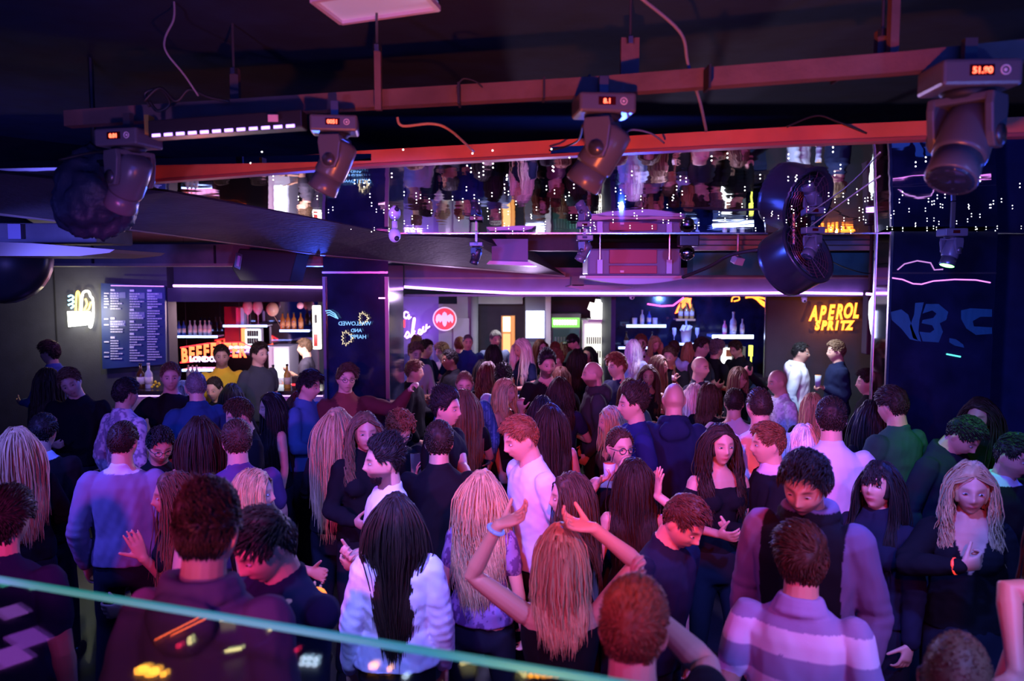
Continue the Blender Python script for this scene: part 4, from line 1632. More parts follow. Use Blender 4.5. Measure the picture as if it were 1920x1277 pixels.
def bottle(px, z, Y, h, kind, label, group, glass=None):
    """bottle standing with its base at height z"""
    x = P(px, 600, Y).x
    cs = {'amber': (.35, .10, .02), 'red': (.5, .02, .02), 'clear': (.45, .5, .6), 'blue': (.04, .10, .5), 'green': (.02, .12, .04), 'brown': (.07, .025, .01), 'pink': (.7, .2, .35), 'gold': (.5, .3, .06)}
    m = mat('glass_' + kind, cs[kind], .08, spec=.9)
    r = h * .145
    b = MB(); b.lathe([(r * .9, 0), (r, h * .03), (r, h * .55), (r * .85, h * .63), (r * .36, h * .74), (r * .33, h * .93)], 12, (0, 0, 0))
    t = b.build('bottle', m, None, True)
    t.location = (x, Y, z)
    tag(t, label, 'bottle', group)
    b = MB(); b.lathe([(r * .40, h * .92), (r * .40, h)], 10, (0, 0, 0)); b.build('bottle_cap', mat('cap_' + ('dark' if kind != 'clear' else 'silver'), (.03, .03, .03) if kind != 'clear' else (.5, .5, .5), .4), t, True, local=True)
    b = MB(); b.lathe([(r * 1.02, h * .18), (r * 1.02, h * .46)], 12, (0, 0, 0)); b.build('bottle_label', mat('label_' + kind, (.65, .62, .58) if kind != 'amber' else (.6, .25, .1), .6), t, True, local=True)
    return t


z = shelf('wall_shelf', 314, 407, 631, 11.7, .28, 'lit shelf with a row of label-fronted bottles, upper left of the left bar')
for i, px in enumerate((327, 335, 344, 356, 365, 375, 384, 392)):
    k = 'blue' if i < 3 else 'clear'
    bottle(px, z, 11.8, .22, k, 'dark blue bottle at the left end of the upper left shelf' if i < 3 else 'clear bottle with pale label on the upper left shelf of the left bar', 'dark blue bottles on the upper left shelf' if i < 3 else 'pale label bottles on the upper left shelf')
z = shelf('wall_shelf', 418, 500, 611, 11.75, .28, 'lit shelf holding big wine glasses in the middle of the left bar')
for i, px in enumerate((463, 482)):
    x = P(px, 600, 11.8).x
    b = MB(); b.lathe([(.045, 0), (.045, .006), (.006, .012), (.006, .14), (.05, .18), (.075, .24), (.07, .30), (.055, .34)], 16, (0, 0, 0))
    o = b.build('balloon_glass', mat('pink_drink', (.75, .25, .4), .05), None, True); o.location = (x, 11.85, z)
    tag(o, ('large pink cocktail glass on the middle lit shelf, the left one', 'large pink cocktail glass on the middle lit shelf, the right one')[i], 'glass')
b = MB(); slab(b, 442, 577, 450, 610, 11.8, .12); tag(b.build('gift_box', mat('pink_box', (.75, .04, .15), .5)), 'tall pink bottle box on the middle lit shelf', 'box')
b = MB(); slab(b, 451, 577, 457, 610, 11.8, .12); tag(b.build('gift_box', mat('lilac_box', (.5, .5, .75), .5)), 'narrow pale lilac box beside the pink bottle box', 'box')
z = shelf('wall_shelf', 524, 580, 620, 11.5, .28, 'lit shelf with red aperitif bottles at the right of the left bar')
for px in (530, 540, 551, 564):
    bottle(px, z, 11.6, .25, 'amber', 'red-orange aperitif bottle on the right lit shelf of the left bar', 'red-orange bottles on the right shelf')
b = MB(); b.ball(P(511, 580, 11.3), (.085, .085, .10), 18)
q_ = P(511, 588, 11.3); b.tube([q_, (q_.x + .02, q_.y + .3, P(511, 611, 11.75).z)], .003, 5)
o = b.build('balloon', mat('peach_balloon', (.80, .42, .30), .3), smooth=True); tag(o, 'round peach balloon floating above the right shelf', 'balloon')
b = MB(); b.ball(P(563, 573, 11.4), (.05, .05, .05), 14)
o = b.build('balloon', mat('pink_balloon', (.8, .35, .5), .3), smooth=True); tag(o, 'small pink balloon under the soffit of the left bar', 'balloon')
z = shelf('wall_shelf', 430, 507, 651, 11.7, .3, 'long lit shelf above the fridges of the left bar')
z = shelf('wall_shelf', 341, 398, 694, 11.0, .3, 'low lit shelf below the red neon lettering')
for i, px in enumerate((350, 358, 366)):
    bottle(px, P(350, 712, 10.9).z, 10.9, .2, 'clear', 'clear bottle under the low lit shelf of the left bar', 'bottles under the low shelf')
# fridges
t = thing('bar_fridge', (P(526, 700, 11.4).x, 11.6, 0), 'white lit glass-door fridge behind the dark-shirted customer', 'fridge')
b = MB(); slab(b, 503, 650, 542, 1000, 11.45, .5); b.build('fridge_body', M_WHITE, t)
b = MB(); slab(b, 514, 656, 537, 708, 11.43, .02); b.build('lit_door', glow('fridge_light', (.85, .92, 1), 3.2), t)
b = MB(); slab(b, 512, 652, 514, 712, 11.41, .03); b.build('door_frame', M_WHITE, t)
t = thing('bar_fridge', (P(472, 640, 12.1).x, 12.1, 0), 'lit bottle cabinet with a red frame between the shelves', 'fridge')
b = MB(); slab(b, 452, 616, 490, 650, 12.05, .1); b.build('cabinet_body', M_WHITE, t)
b = MB(); slab(b, 460, 618, 486, 648, 12.02, .03); b.build('lit_back', glow('fridge_light', (.85, .92, 1), 3.2), t)
b = MB(); slab(b, 452, 616, 458, 650, 12.0, .05); b.build('red_frame', M_RN, t)
for row in (620, 634):
    for k in range(5):
        b = MB(); slab(b, 463 + k * 4.3, row, 466 + k * 4.3, row + 11, 11.98, .03); b.build('bottle_silhouette', M_BLK, t)
b = MB(); slab(b, 585, 573, 600, 655, 11.2, .06)
o = tag(b.build('light_box', glow('lightbox_warm', (1, .93, .85), 3.5), bevel=.01), 'tall white light box at the right end of the left bar', 'lamp')
b = MB(); b.box((0, 0, 0), (.05, .03, .17)); ob = b.build('printed_can', mat('can_red', (.5, .04, .03), .4), o); ob.location = P(592, 638, 11.15)
b = MB(); b.box((0, 0, 0), (.03, .03, .12)); ob = b.build('printed_can', M_BLK, o); ob.location = P(592, 598, 11.15)
# things on the counter
for i, (px, py, k, h, lb) in enumerate(((260, 709, 'brown', .30, 'dark bottle with red label on the left bar counter by the menu'), (275, 709, 'clear', .30, 'clear bottle beside the dark one on the left bar counter'),
                                        (510, 722, 'amber', .28, 'orange liqueur bottle on the counter beside the grey t-shirt man'), (536, 730, 'gold', .29, 'golden sauce-like bottle on the right part of the left counter'))):
    bottle(px, 1.295, 9.35, h, k, lb, None)
t = thing('pouring_rack', (P(566, 715, 9.3).x, 9.35, 1.295), 'black rack of straws on the left bar counter before the bartender', 'rack')
b = MB(); b.box((P(566, 715, 9.35).x, 9.35, 1.37), (.20, .14, .14)); b.build('rack_box', M_BLK, t)
b = MB(); b.box((P(566, 715, 9.35).x, 9.27, 1.35), (.19, .01, .02)); b.build('red_band', M_RN2, t)
b = MB()
for k in range(7):
    b.ball((P(284 + k * 2.2, 700, 9.3).x, 9.3 + .02 * (k % 3), 1.32 + .02 * (k % 4)), .016, 8)
tag(b.build('lemon_garnish', mat('lemon', (.85, .65, .02), .5), smooth=True), 'small heap of yellow lemon garnish on the left counter', 'fruit').__setitem__('kind', 'stuff')

# ------------------------------------------------------------------ centre back
t = thing('lit_cupboard', (P(952, 640, 12.5).x, 12.5, 0), 'open cupboard glowing warm orange in the far dark wall', 'cupboard')
b = MB(); slab(b, 940, 592, 966, 800, 12.9, .1); b.build('cupboard_frame', mat('pine', (.6, .3, .1), .5), t)
b = MB(); slab(b, 943, 594, 957, 622, 12.86, .03); b.build('lit_upper_bay', glow('warm_bay', (1, .72, .4), 3), t)
b = MB(); slab(b, 943, 626, 957, 790, 12.86, .03); b.build('lit_lower_bay', glow('warm_bay2', (1, .5, .18), 1.6), t)
b = MB(); slab(b, 959, 592, 965, 800, 12.84, .03); b.build('orange_jamb', glow('jamb', (1, .4, .1), .9), t)
t = thing('lit_poster', tuple(P(1003, 609, 11.5)), 'framed white light-box poster on the slate pillar', 'poster')
b = MB(); slab(b, 986, 583, 1021, 634, 11.52, .06); b.build('poster_frame', glow('frame_glow', (.55, .6, 1), 3.2), t)
b = MB(); slab(b, 991, 589, 1017, 628, 11.49, .02); b.build('poster_print', glow('poster_print', (.8, .85, 1), 1.7), t)
t = thing('drinks_fridge', (P(1060, 700, 11.9).x, 12.0, 0), 'tall drinks fridge with green header at centre back', 'fridge')
b = MB(); slab(b, 1034, 588, 1089, 1000, 11.9, .5); b.build('fridge_body', M_GREY, t, bevel=.01)
b = MB(); slab(b, 1035, 596, 1087, 614, 11.87, .03); b.build('green_header', glow('green_header', (.25, .85, .12), 1.3), t)
b = MB()
for k in range(9):
    slab(b, 1038 + k * 5, 600, 1041.5 + k * 5, 609, 11.84, .02)
b.build('header_lettering', glow('header_letters', (.9, 1, .7), 4), t)
b = MB(); slab(b, 1037, 617, 1086, 800, 11.87, .03); b.build('glass_door', mat('fridge_glass', (.05, .09, .09), .1, emit=(.3, .8, .7), power=.04), t)
b = MB()
for k in range(8):
    slab(b, 1040 + k * 5.5, 632, 1043 + k * 5.5, 650, 11.85, .02)
b.build('bottle_row', mat('dim_bottles', (.1, .3, .2), .3, emit=(.2, .7, .5), power=.05), t)
t = thing('drinks_fridge', (P(1115, 700, 11.8).x, 12.0, 0), 'bright white drinks fridge full of bottles beside the blue alcove', 'fridge')
b = MB(); slab(b, 1092, 600, 1146, 1000, 11.8, .5); b.build('fridge_body', M_WHITE, t, bevel=.01)
b = MB(); slab(b, 1097, 608, 1137, 800, 11.77, .03); b.build('lit_interior', glow('fridge_inside', (1, .98, .86), 1.8), t)
for row in (632, 658, 682):
    for k in range(9):
        b = MB(); slab(b, 1100 + k * 4.0, row, 1102.4 + k * 4.0, row + 13, 11.74, .02)
        b.build('fridge_bottle', mat('bottle_dark', (.06, .05, .02), .3) if row < 680 else mat('bottle_gold', (.6, .4, .05), .3), t)
b = MB(); slab(b, 1139, 604, 1142, 800, 11.75, .05); b.build('door_edge', M_CHR, t)
t = thing('ice_crate', tuple(P(1127, 598, 11.7)), 'glowing white crate of crystal shapes on top of the bright fridge', 'lamp')
b = MB()
rr = random.Random(2)
for k in range(22):
    x = 1110 + rr.random() * 34
    y = 568 + rr.random() * 30
    b.box(P(x, y, 11.75 + rr.random() * .2), (.09, .09, .11), rotm(rr.random() * 90, rr.random() * 90, rr.random() * 90))
b.build('crystals', glow('crystal_light', (1, 1, .93), 2.6), t)
b = MB(); slab(b, 1103, 599, 1150, 604, 11.7, .35); b.build('tray', M_WHITE, t)
for i, (px, py) in enumerate(((981, 553), (1185, 557), (1508, 563))):
    t = thing('dome_camera', tuple(P(px, py, 9.7)), ('white dome camera under the soffit left of the lit poster', 'white dome camera under the soffit above the blue alcove', 'white camera at the top of the slate sign wall')[i], 'camera')
    b = MB(); b.lathe([(.035, 0), (.035, .02), (.03, .03)], 14, P(px, py - 2, 9.7)); b.build('mount', M_WHITE, t, True)
    b = MB(); b.ball(P(px, py, 9.7), .032, 14); b.ball(P(px + 1, py + 1.5, 9.672), .014, 8, None, 1); b.build('dome', [M_WHITE, M_BLK], t, True)

# ------------------------------------------------------------------ right bar
t = thing('bar_counter', (P(1300, 720, 10.6).x, 10.7, 0), 'right bar counter in front of the blue alcove', 'bar counter')
xa, xb = P(1150, 700, 10.6).x, P(1440, 700, 10.6).x
b = MB(); b.box(((xa + xb) / 2, 10.8, 1.25), (xb - xa, .5, .05)); b.build('counter_top', mat('bar_top', (.03, .025, .035), .15), t)
b = MB(); b.box(((xa + xb) / 2, 10.82, .61), (xb - xa - .04, .4, 1.21)); b.build('counter_front', M_WALLB, t)
z = shelf('wall_shelf', 1175, 1249, 611, 12.0, .3, 'blue-white lit shelf at the left of the alcove', hgt=3.4)
for px, h, k, nm in ((1204, .22, 'clear', 1), (1217, .22, 'blue', 1)):
    bottle(px, z, 12.1, h, k, 'bottle on the left alcove shelf, %s' % ('clear one' if k == 'clear' else 'bluish one'), None)
for px, lb in ((1190, 'tumbler at the left end of the left alcove shelf'), (1228, 'tumbler right of the bottles on the left alcove shelf')):
    b = MB(); b.lathe([(.03, 0), (.036, .01), (.04, .10), (.037, .10), (.03, .012)], 14, (0, 0, 0)); o = b.build('tumbler', mat('clear_glass', (.55, .6, .75), .05), None, True); o.location = (P(px, 600, 12.1).x, 12.1, z); tag(o, lb, 'glass')
z = shelf('wall_shelf', 1160, 1240, 652, 12.0, .28, 'low lit shelf at the left of the alcove behind the pink sweater')
z = shelf('wall_shelf', 1268, 1304, 599.5, 11.9, .22, 'small wooden shelf with three bottles in the middle of the alcove', mat('pine_edge', (.6, .35, .15), .5), hgt=2.4)
for px, w in ((1276, 'left'), (1287, 'middle'), (1297, 'right')):
    bottle(px, z, 11.98, .24, 'gold', 'whisky bottle on the small wooden alcove shelf, the %s one' % w, None)
z = shelf('wall_shelf', 1336, 1413, 631, 11.4, .35, 'thick white-lit shelf at the right of the alcove', glow('white_blue_led', (.5, .6, 1), 8), hgt=4.5)
for px, h, k, w in ((1359, .22, 'pink', 'left, pinkish'), (1375, .33, 'clear', 'tall middle'), (1392, .23, 'clear', 'right, short')):
    bottle(px, z, 11.5, h, k, '%s spirit bottle on the thick white-lit shelf' % w, None)
z = shelf('wall_shelf', 1270, 1306, 645, 11.6, .3, 'low lit shelf carrying the ice bucket')
t = thing('ice_bucket', (P(1286, 640, 11.7).x, 11.7, z), 'white ice bucket with towel and champagne bottle', 'bucket')
b = MB(); b.lathe([(.055, 0), (.062, .01), (.080, .19), (.084, .19), (.076, .185)], 20, (P(1286, 640, 11.7).x, 11.7, z)); b.build('bucket', M_WHITE, t, True)
b = MB()
for k in range(6):
    a = k * 1.05
    b.box((P(1286, 640, 11.7).x + .05 * math.cos(a), 11.7 + .05 * math.sin(a), z + .21), (.05, .02, .09), rotm(20 * math.sin(a), 25 * math.cos(a), k * 60))
b.build('towel', mat('towel', (.7, .7, .75), .9), t)
b = MB(); b.lathe([(.03, .05), (.03, .2), (.013, .26), (.013, .33)], 12, (P(1286, 640, 11.7).x, 11.7, z)); b.build('champagne_neck', mat('foil', (.3, .3, .35), .3), t, True)
for px, w in ((1264, 'left'), (1307, 'right')):
    b = MB(); b.lathe([(.03, 0), (.03, .005), (.004, .01), (.004, .09), (.028, .13), (.032, .20), (.028, .22)], 14, (0, 0, 0))
    o = b.build('flute_glass', mat('clear_glass', (.55, .6, .75), .05), None, True); o.location = (P(px, 640, 11.7).x, 11.7, z); tag(o, 'champagne flute %s of the ice bucket' % w, 'glass')
for px, w in ((1175, 'left of the pink sweater'), (1223, 'behind the green-lit hair')):
    bottle(px, P(px, 652, 12.1).z, 12.1, .25, 'brown', 'dark bottle in the blue alcove %s' % w, None)
t = thing('bar_fridge', (P(1360, 700, 11.3).x, 11.4, 0), 'small lit fridge under the thick shelf of the right bar', 'fridge')
b = MB(); slab(b, 1350, 650, 1398, 1000, 11.35, .4); b.build('fridge_body', M_GREY, t)
b = MB(); slab(b, 1353, 652, 1372, 708, 11.33, .03); b.build('lit_interior', glow('fridge_inside2', (.95, .97, 1), 2.6), t)
b = MB(); slab(b, 1362, 656, 1372, 669, 11.3, .03); b.build('orange_label', mat('orange_label', (.8, .35, .12), .5), t)
b = MB(); slab(b, 1406, 648, 1412, 668, 11.2, .06); slab(b, 1408, 668, 1410, 715, 11.2, .03); tag(b.build('lit_bottle_display', glow('lime_display', (.9, 1, .1), 2.2)), 'yellow-green lit bottle display right of the small fridge', 'lamp')
s = thing('neon_sign', tuple(P(1282, 572, 12.2)), 'orange-red tassel-like neon above the three whisky bottles', 'sign')  # not a neon of its own: reflection of the orange sign
for k in range(7):
    script([(1266 + k * 1.2, 588 - k * .5), (1272 + k * 2, 574), (1280 + k * 2.5, 562), (1288 + k * 1.2, 560), (1296 - abs(k - 3) * .6, 578 - k)], .006, M_ORN if k % 2 else M_RN, 12.28, s)  # reflection of the orange sign in the back wall, built as glowing tubes
led_run('neon_tube', [P(1214, 570, 12.28), P(1240, 574, 12.28), P(1262, 573, 12.28), P(1282, 558, 12.28)], glow('hot_pink_neon', (1, .08, .6), 4.5), 'bent hot pink neon tube along the top of the alcove', r=.011)
s = thing('neon_sign', tuple(P(1410, 565, 12.2)), 'orange neon fragments high in the right corner of the alcove', 'sign')  # orange reflection, built as glowing tubes
script([(1372, 566), (1374, 558), (1384, 556), (1386, 562), (1376, 565)], .010, M_ORN, 12.28, s)  # these glowing tubes stand in for an orange reflection
script([(1398, 558), (1410, 557), (1420, 562), (1428, 570), (1437, 575), (1437, 562), (1424, 558), (1414, 558)], .014, M_ORN, 12.28, s)
script([(1418, 560), (1430, 566), (1436, 572)], .016, M_ORN, 12.28, s)
# ------------------------------------------------------------------ steelwork and lamps under the ceiling
def bar(pts, w, h, m, name, label, cat='beam', parts=None):
    """square steel section through pts (lower front edge)"""
    t = thing(name, tuple(pts[len(pts) // 2]), label, cat)
    b = MB()
    for i in range(len(pts) - 1):
        a, c = pts[i], pts[i + 1]
        b.prism([a, c, c + Vector((0, 0, h)), a + Vector((0, 0, h))], (0, w, 0))
    b.build('steel_section', m, t)
    return t


ub = [P(120, 236, 3.3), P(240, 228, 3.24), P(720, 199, 3.05), P(1130, 176, 2.86), P(1700, 134, 2.55), P(2050, 100, 2.4), P(2900, 30, 2.1)]
t = bar(ub, .06, .062, M_BEAMR, 'lighting_bar', 'upper dusky red steel bar carrying the moving lights')
b = MB()
for px, py in ((860, 190), (1020, 180), (1105, 176), (1330, 160), (1575, 144)):
    q = P(px, py, 2.9 if px < 1200 else 2.68)
    b.box(q + Vector((0, .03, .028)), (.008, .078, .075))
b.build('cable_tie', M_BLK, t)
rb = [P(180, 345, 3.72), P(420, 327, 3.62), P(673, 308, 3.54), P(1130, 284, 3.37), P(1500, 265, 3.16), P(1730, 256, 3.05), P(2050, 245, 2.9), P(2900, 205, 2.6)]
t = bar(rb, .05, .058, mat('red_oxide_steel', (.62, .13, .05), .5, bump=.15, bscale=30, var=.15), 'lighting_bar', 'lower bright red-orange steel bar in front of the mirror')
b = MB()
for i in range(7):
    b.prism([rb[i] + Vector((0, -.008, -.012)), rb[i + 1] + Vector((0, -.008, -.012)), rb[i + 1] + Vector((0, -.008, .0)), rb[i] + Vector((0, -.008, .0))], (0, .07, 0))
b.build('lower_flange', mat('red_oxide_dark', (.35, .06, .04), .5), t)
for k, (px, y0, y1, w, Y, lb) in enumerate(((707, 85, 205, 12, 3.0, 'threaded drop rod with nuts left of centre'), (1682, -30, 130, 16, 2.6, 'thick drop rod at the upper right'), (1655, 56, 100, 16, 2.66, 'short bracket post beside the thick drop rod'),
                                           (438, 128, 205, 16, 3.25, 'flat dark bracket plate above the left light bar'), (1182, 70, 170, 34, 2.95, 'wide bracket plate above the central moving light'))):
    t = thing('drop_rod', tuple(P(px, y0, Y)), lb, 'bracket')
    b = MB(); slab(b, px - w / 2, y0, px + w / 2, y1, Y, .03); b.build('rod', M_BEAMR if k != 3 else M_BEAM, t)
    b = MB(); b.lathe([(.016, -.012), (.016, .012)], 6, P(px, y0 + 6, Y - .002)); b.build('nut', M_CHR, t)
    top = 3.6
    b = MB(); a = P(px, y0 + 2, Y); b.tube([a, (a.x, a.y, top)], .005, 6); b.build('stud', M_GUN, t)

M_LEDR = glow('red_digits', (1, .08, .04), 7)
M_LOGO = mat('silver_print', (.8, .75, .8), .5)


def moving_head(px, py, Y, w, yaw, tilt, label, digits='0.01', lens=None, side=0, m=None, yokeyaw=0, logo=True):
    """moving light hung upside down: base box at photo pixel, w metres wide"""
    c = P(px, py, Y)
    t = thing('moving_light', tuple(c), label, 'stage light')
    t.rotation_euler = (0, 0, math.radians(yaw))
    s = w / .25
    m = m or M_BLK2
    b = MB(); b.box((0, 0, 0), (.25 * s, .20 * s, .085 * s)); b.build('base', m, t, bevel=.012 * s, local=True)
    b = MB(); b.lathe([(.06 * s, -.07 * s), (.085 * s, -.045 * s)], 20, (0, 0, 0)); b.build('pan_ring', M_BLK, t, True, local=True)
    b = MB(); b.box((-.005 * s, -.102 * s, .004 * s), (.075 * s, .004, .034 * s)); b.build('display_window', mat('display_glass', (.05, .003, .003), .1), t, local=True)
    cu = bpy.data.curves.new('digits', 'FONT'); cu.body = digits; cu.size = .028 * s; cu.align_x = 'CENTER'; cu.align_y = 'CENTER'; cu.extrude = .0008; cu.offset = .0006
    tmp = bpy.data.objects.new('d', cu); COL.objects.link(tmp); bpy.context.view_layer.update()
    me = bpy.data.meshes.new_from_object(tmp.evaluated_get(bpy.context.evaluated_depsgraph_get())); bpy.data.objects.remove(tmp)
    me.materials.clear(); me.materials.append(M_LEDR)
    o = bpy.data.objects.new('digits', me); COL.objects.link(o); o.parent = t; o.location = (-.005 * s, -.1055 * s, .002 * s); o.rotation_euler = (PI / 2, 0, 0)
    if logo:
        b = MB()
        ring = [(.068 * s + .014 * s * math.cos(a), -.102 * s, .004 * s + .014 * s * math.sin(a)) for a in [2 * PI * i / 20 for i in range(21)]]
        b.tube(ring, .0024 * s, 5); b.ball((.068 * s, -.101 * s, .004 * s), (.006 * s, .002, .006 * s), 8); b.build('ring_logo', M_LOGO, t, local=True)
    Ry = rotm(0, 0, yokeyaw)
    b = MB()
    for sx in (-1, 1):
        prof = [(.0, -.06), (.055, -.06), (.062, -.10), (.05, -.19), (.03, -.235), (-.03, -.235), (-.05, -.19), (-.062, -.10), (-.055, -.06)]
        pts_ = [Ry @ Vector((sx * .092 * s - .014 * s, y * s, z * s)) for y, z in prof]
        b.prism(pts_, Ry @ Vector((.028 * s, 0, 0)))
    b.box(Ry @ Vector((0, 0, -.072 * s)), (.20 * s, .11 * s, .026 * s), Ry)
    b.build('yoke', m, t, bevel=.006 * s, local=True)
    Rt_ = Ry @ rotm(tilt)
    hc_ = Ry @ Vector((0, 0, -.195 * s))
    b = MB()
    b.lathe([(.050 * s, .125 * s), (.078 * s, .105 * s), (.084 * s, .03 * s), (.086 * s, -.07 * s), (.080 * s, -.085 * s)], 24, hc_, Rt_)
    b.build('lamp_head', m, t, True, local=True)
    b = MB(); b.lathe([(.076 * s, -.08 * s), (.082 * s, -.17 * s), (.078 * s, -.175 * s)], 24, hc_, Rt_); b.build('lens_barrel', m if lens is None else M_GUN, t, True, local=True)
    b = MB(); b.lathe([(.074 * s, -.176 * s), (.062 * s, -.180 * s)], 20, hc_, Rt_); b.build('lens', lens or mat('lens_glass', (.02, .03, .06), .03, spec=1), t, True, local=True)
    for sx in (-1, 1):
        b = MB(); b.lathe([(.034 * s, -.006), (.034 * s, .006)], 16, hc_ + Ry @ Vector((sx * .108 * s, 0, 0)), Ry @ rotm(0, 90, 0))
        b.build('pivot_cap', M_GUN, t, True, local=True)
    top = (mz(Y) - .003 if 4.0 < Y < 6.04 else c.z + .13 * s) - c.z
    b = MB(); b.box((0, 0, (.04 * s + top) / 2), (.04 * s, .03 * s, top - .04 * s)); b.build('clamp', M_GUN, t, local=True)
    return t


M_GREYH = mat('grey_lamp_shell', (.10, .10, .125), .3, bump=.05)
moving_head(242, 262, 3.12, .19, -14, 38, 'leftmost moving light with red digits, violet-lit head', '0.01', m=M_GREYH, yokeyaw=70)
moving_head(628, 236, 3.0, .17, 8, 28, 'second moving light from the left, orange-lit head aimed down', '0051', m=M_GREYH, yokeyaw=75)
moving_head(1131, 200, 2.82, .195, 6, 34, 'central moving light with a red-lit base and tipped head', '8.1', m=M_GREYH, yokeyaw=62)
moving_head(1815, 148, 2.45, .225, -4, -34, 'largest moving light at the upper right, blue-lit', '51.80', m=M_GREYH, yokeyaw=-48)
moving_head(1096, 446, 5.95, .12, 0, 30, 'small moving light beside the hanging cooler, red-lit', '', m=M_GREYH, yokeyaw=60, logo=False)
moving_head(1524, 432, 5.4, .13, 0, -34, 'small violet moving light in front of the big round fan', '', m=M_GREYH, yokeyaw=-60, logo=False)
moving_head(1785, 436, 4.6, .13, 0, -18, 'small moving light with a green glowing lens before the right column', '', lens=glow('green_lens', (.15, 1, .15), 9), m=M_GREYH, yokeyaw=-70, logo=False)
moving_head(893, 458, 5.95, .10, 0, 20, 'small dark moving light under the mirror edge, left of the cooler', '', m=M_BLK2, yokeyaw=60, logo=False)
# LED batten
t = thing('led_batten', tuple(P(425, 240, 2.95)), 'black lighting batten with a row of violet lamps at upper left', 'stage light')
a, c = P(278, 258, 2.98), P(566, 238, 2.92)
b = MB(); b.prism([a, c, c + Vector((0, 0, .062)), a + Vector((0, 0, .062))], (0, .08, 0)); b.build('batten_body', M_BLK2, t, bevel=.004)
for i in range(12):
    q0, q1 = a.lerp(c, (i + .35) / 12.6), a.lerp(c, (i + 1.02) / 12.6)
    b = MB(); b.prism([q0 + Vector((0, -.004, .001)), q1 + Vector((0, -.004, .001)), q1 + Vector((0, -.004, .011)), q0 + Vector((0, -.004, .011))], (0, .01, 0)); b.build('lamp_segment', glow('batten_led', (.40, .22, 1), 4.5), t)
b = MB(); slab(b, 502, 215, 521, 228, 2.9, .004); b.build('sticker', mat('pink_sticker', (.8, .5, .5), .6), t)
b = MB(); slab(b, 270, 215, 278, 252, 3.05, .05); b.build('end_bracket', mat('ochre_bracket', (.4, .22, .03), .6), t)
# bag-wrapped lamp
t = thing('wrapped_ball', tuple(P(180, 370, 3.7)), 'large hanging ball wrapped in crinkled dark plastic at left', 'mirror ball')
d_, A_, E_ = dirs(56, 40)
s_ = sines(d_, 5, 1, 9) + .6 * sines(d_, 6, 1, 22) + .35 * np.abs(sines(d_, 8, 1, 45))
v_ = d_ * (1 + .10 * s_)[:, None] * np.array([.175, .175, .185])
v_[:, 2] += np.where(d_[:, 2] > .6, (d_[:, 2] - .6) * .15, 0)
c = P(180, 372, 3.75)
b = MB(); b.add([tuple(q + np.array(c)) for q in v_], grid_faces(56, 40)); b.build('plastic_wrap', mat('crinkled_plastic', (.025, .035, .07), .5, bump=1.0, bscale=16, spec=.35), t, True)
b = MB(); b.tube([(c.x, c.y, c.z + .16), (c.x, c.y, 3.6)], .012, 8); b.build('hanger', M_BLK, t)
# ceiling light panel
q = [C(585, -2, 3.56), C(640, 40, 3.56), C(822, 14, 3.56)]
q.append(q[0] + (q[2] - q[1]))
t = thing('ceiling_panel_light', tuple(q[1]), 'square white ceiling light panel, switched off, at the top of the photo', 'lamp')  # its diffuser glows faintly
b = MB(); b.prism(q, (0, 0, .02)); b.build('diffuser', mat('opal_diffuser', (.62, .55, .75), .35, emit=(.6, .45, .9), power=.22), t)  # diffuser given a faint violet glow
b = MB()
for i in range(4):
    b.tube([q[i] + Vector((0, 0, -.004)), q[(i + 1) % 4] + Vector((0, 0, -.004))], .012, 4)
b.build('frame', mat('panel_frame', (.65, .6, .75), .4), t)
# cables
def cable(pts, r, label, m=None):
    P3 = [Vector(P(*q)) for q in pts]
    out = []
    for i in range(len(P3) - 1):
        a, b_, c, d = P3[max(i - 1, 0)], P3[i], P3[i + 1], P3[min(i + 2, len(P3) - 1)]
        for k in range(6):
            u = k / 6
            out.append(.5 * ((2 * b_) + (c - a) * u + (2 * a - 5 * b_ + 4 * c - d) * u * u + (3 * b_ - a - 3 * c + d) * u ** 3))
    out.append(P3[-1])
    bb = MB(); bb.tube(out, r, 6)
    return tag(bb.build('cable', m or M_RUB, smooth=True), label, 'cable')


M_GC = mat('grey_cable', (.25, .22, .26), .5)
cable([(326, -5, 3.0), (326, 35, 3.0), (310, 70, 3.0), (312, 98, 3.0), (345, 140, 3.05), (372, 180, 3.1)], .004, 'loose grey cable dropping from the ceiling at upper left', M_GC)
cable([(270, 190, 3.1), (300, 165, 3.1), (330, 190, 3.1), (355, 168, 3.1), (390, 182, 3.1), (430, 190, 3.1)], .006, 'black cable coiled on the upper bar at the left')
cable([(280, 200, 3.12), (272, 175, 3.12), (300, 168, 3.12), (318, 195, 3.12), (296, 208, 3.12), (280, 190, 3.12)], .006, 'round loop of black cable at the left end of the upper bar')
cable([(745, 220, 3.0), (755, 236, 3.0), (810, 232, 3.0), (845, 245, 3.05), (888, 284, 3.3)], .005, 'orange-lit cable sagging to the red bar left of centre', mat('ochre_cable', (.5, .28, .12), .5))
cable([(856, 165, 2.9), (868, 148, 2.9), (890, 152, 2.9), (905, 164, 2.9)], .003, 'thin cable loop on the upper bar near the centre')
cable([(1092, 235, 2.9), (1085, 262, 3.1), (1060, 275, 3.3), (1030, 282, 3.35)], .004, 'black cable from the central moving light to the red bar')
cable([(1172, 252, 2.95), (1185, 243, 3.0), (1220, 250, 3.1), (1245, 268, 3.25)], .004, 'thin grey cable right of the central moving light', M_GC)
cable([(1475, 238, 3.1), (1530, 217, 3.1), (1570, 228, 3.1), (1625, 250, 3.1)], .004, 'black cable bow above the red bar at right')
cable([(1200, -5, 2.6), (1275, 60, 2.7), (1290, 120, 2.8), (1312, 190, 2.9), (1324, 245, 3.1)], .006, 'grey cable hanging diagonally right of the centre', M_GC)
cable([(1650, 330, 3.6), (1590, 372, 4.3), (1520, 424, 5.3)], .004, 'thin amber-lit cable running under the mirror to the violet moving light', mat('amber_cable', (.7, .4, .2), .5))
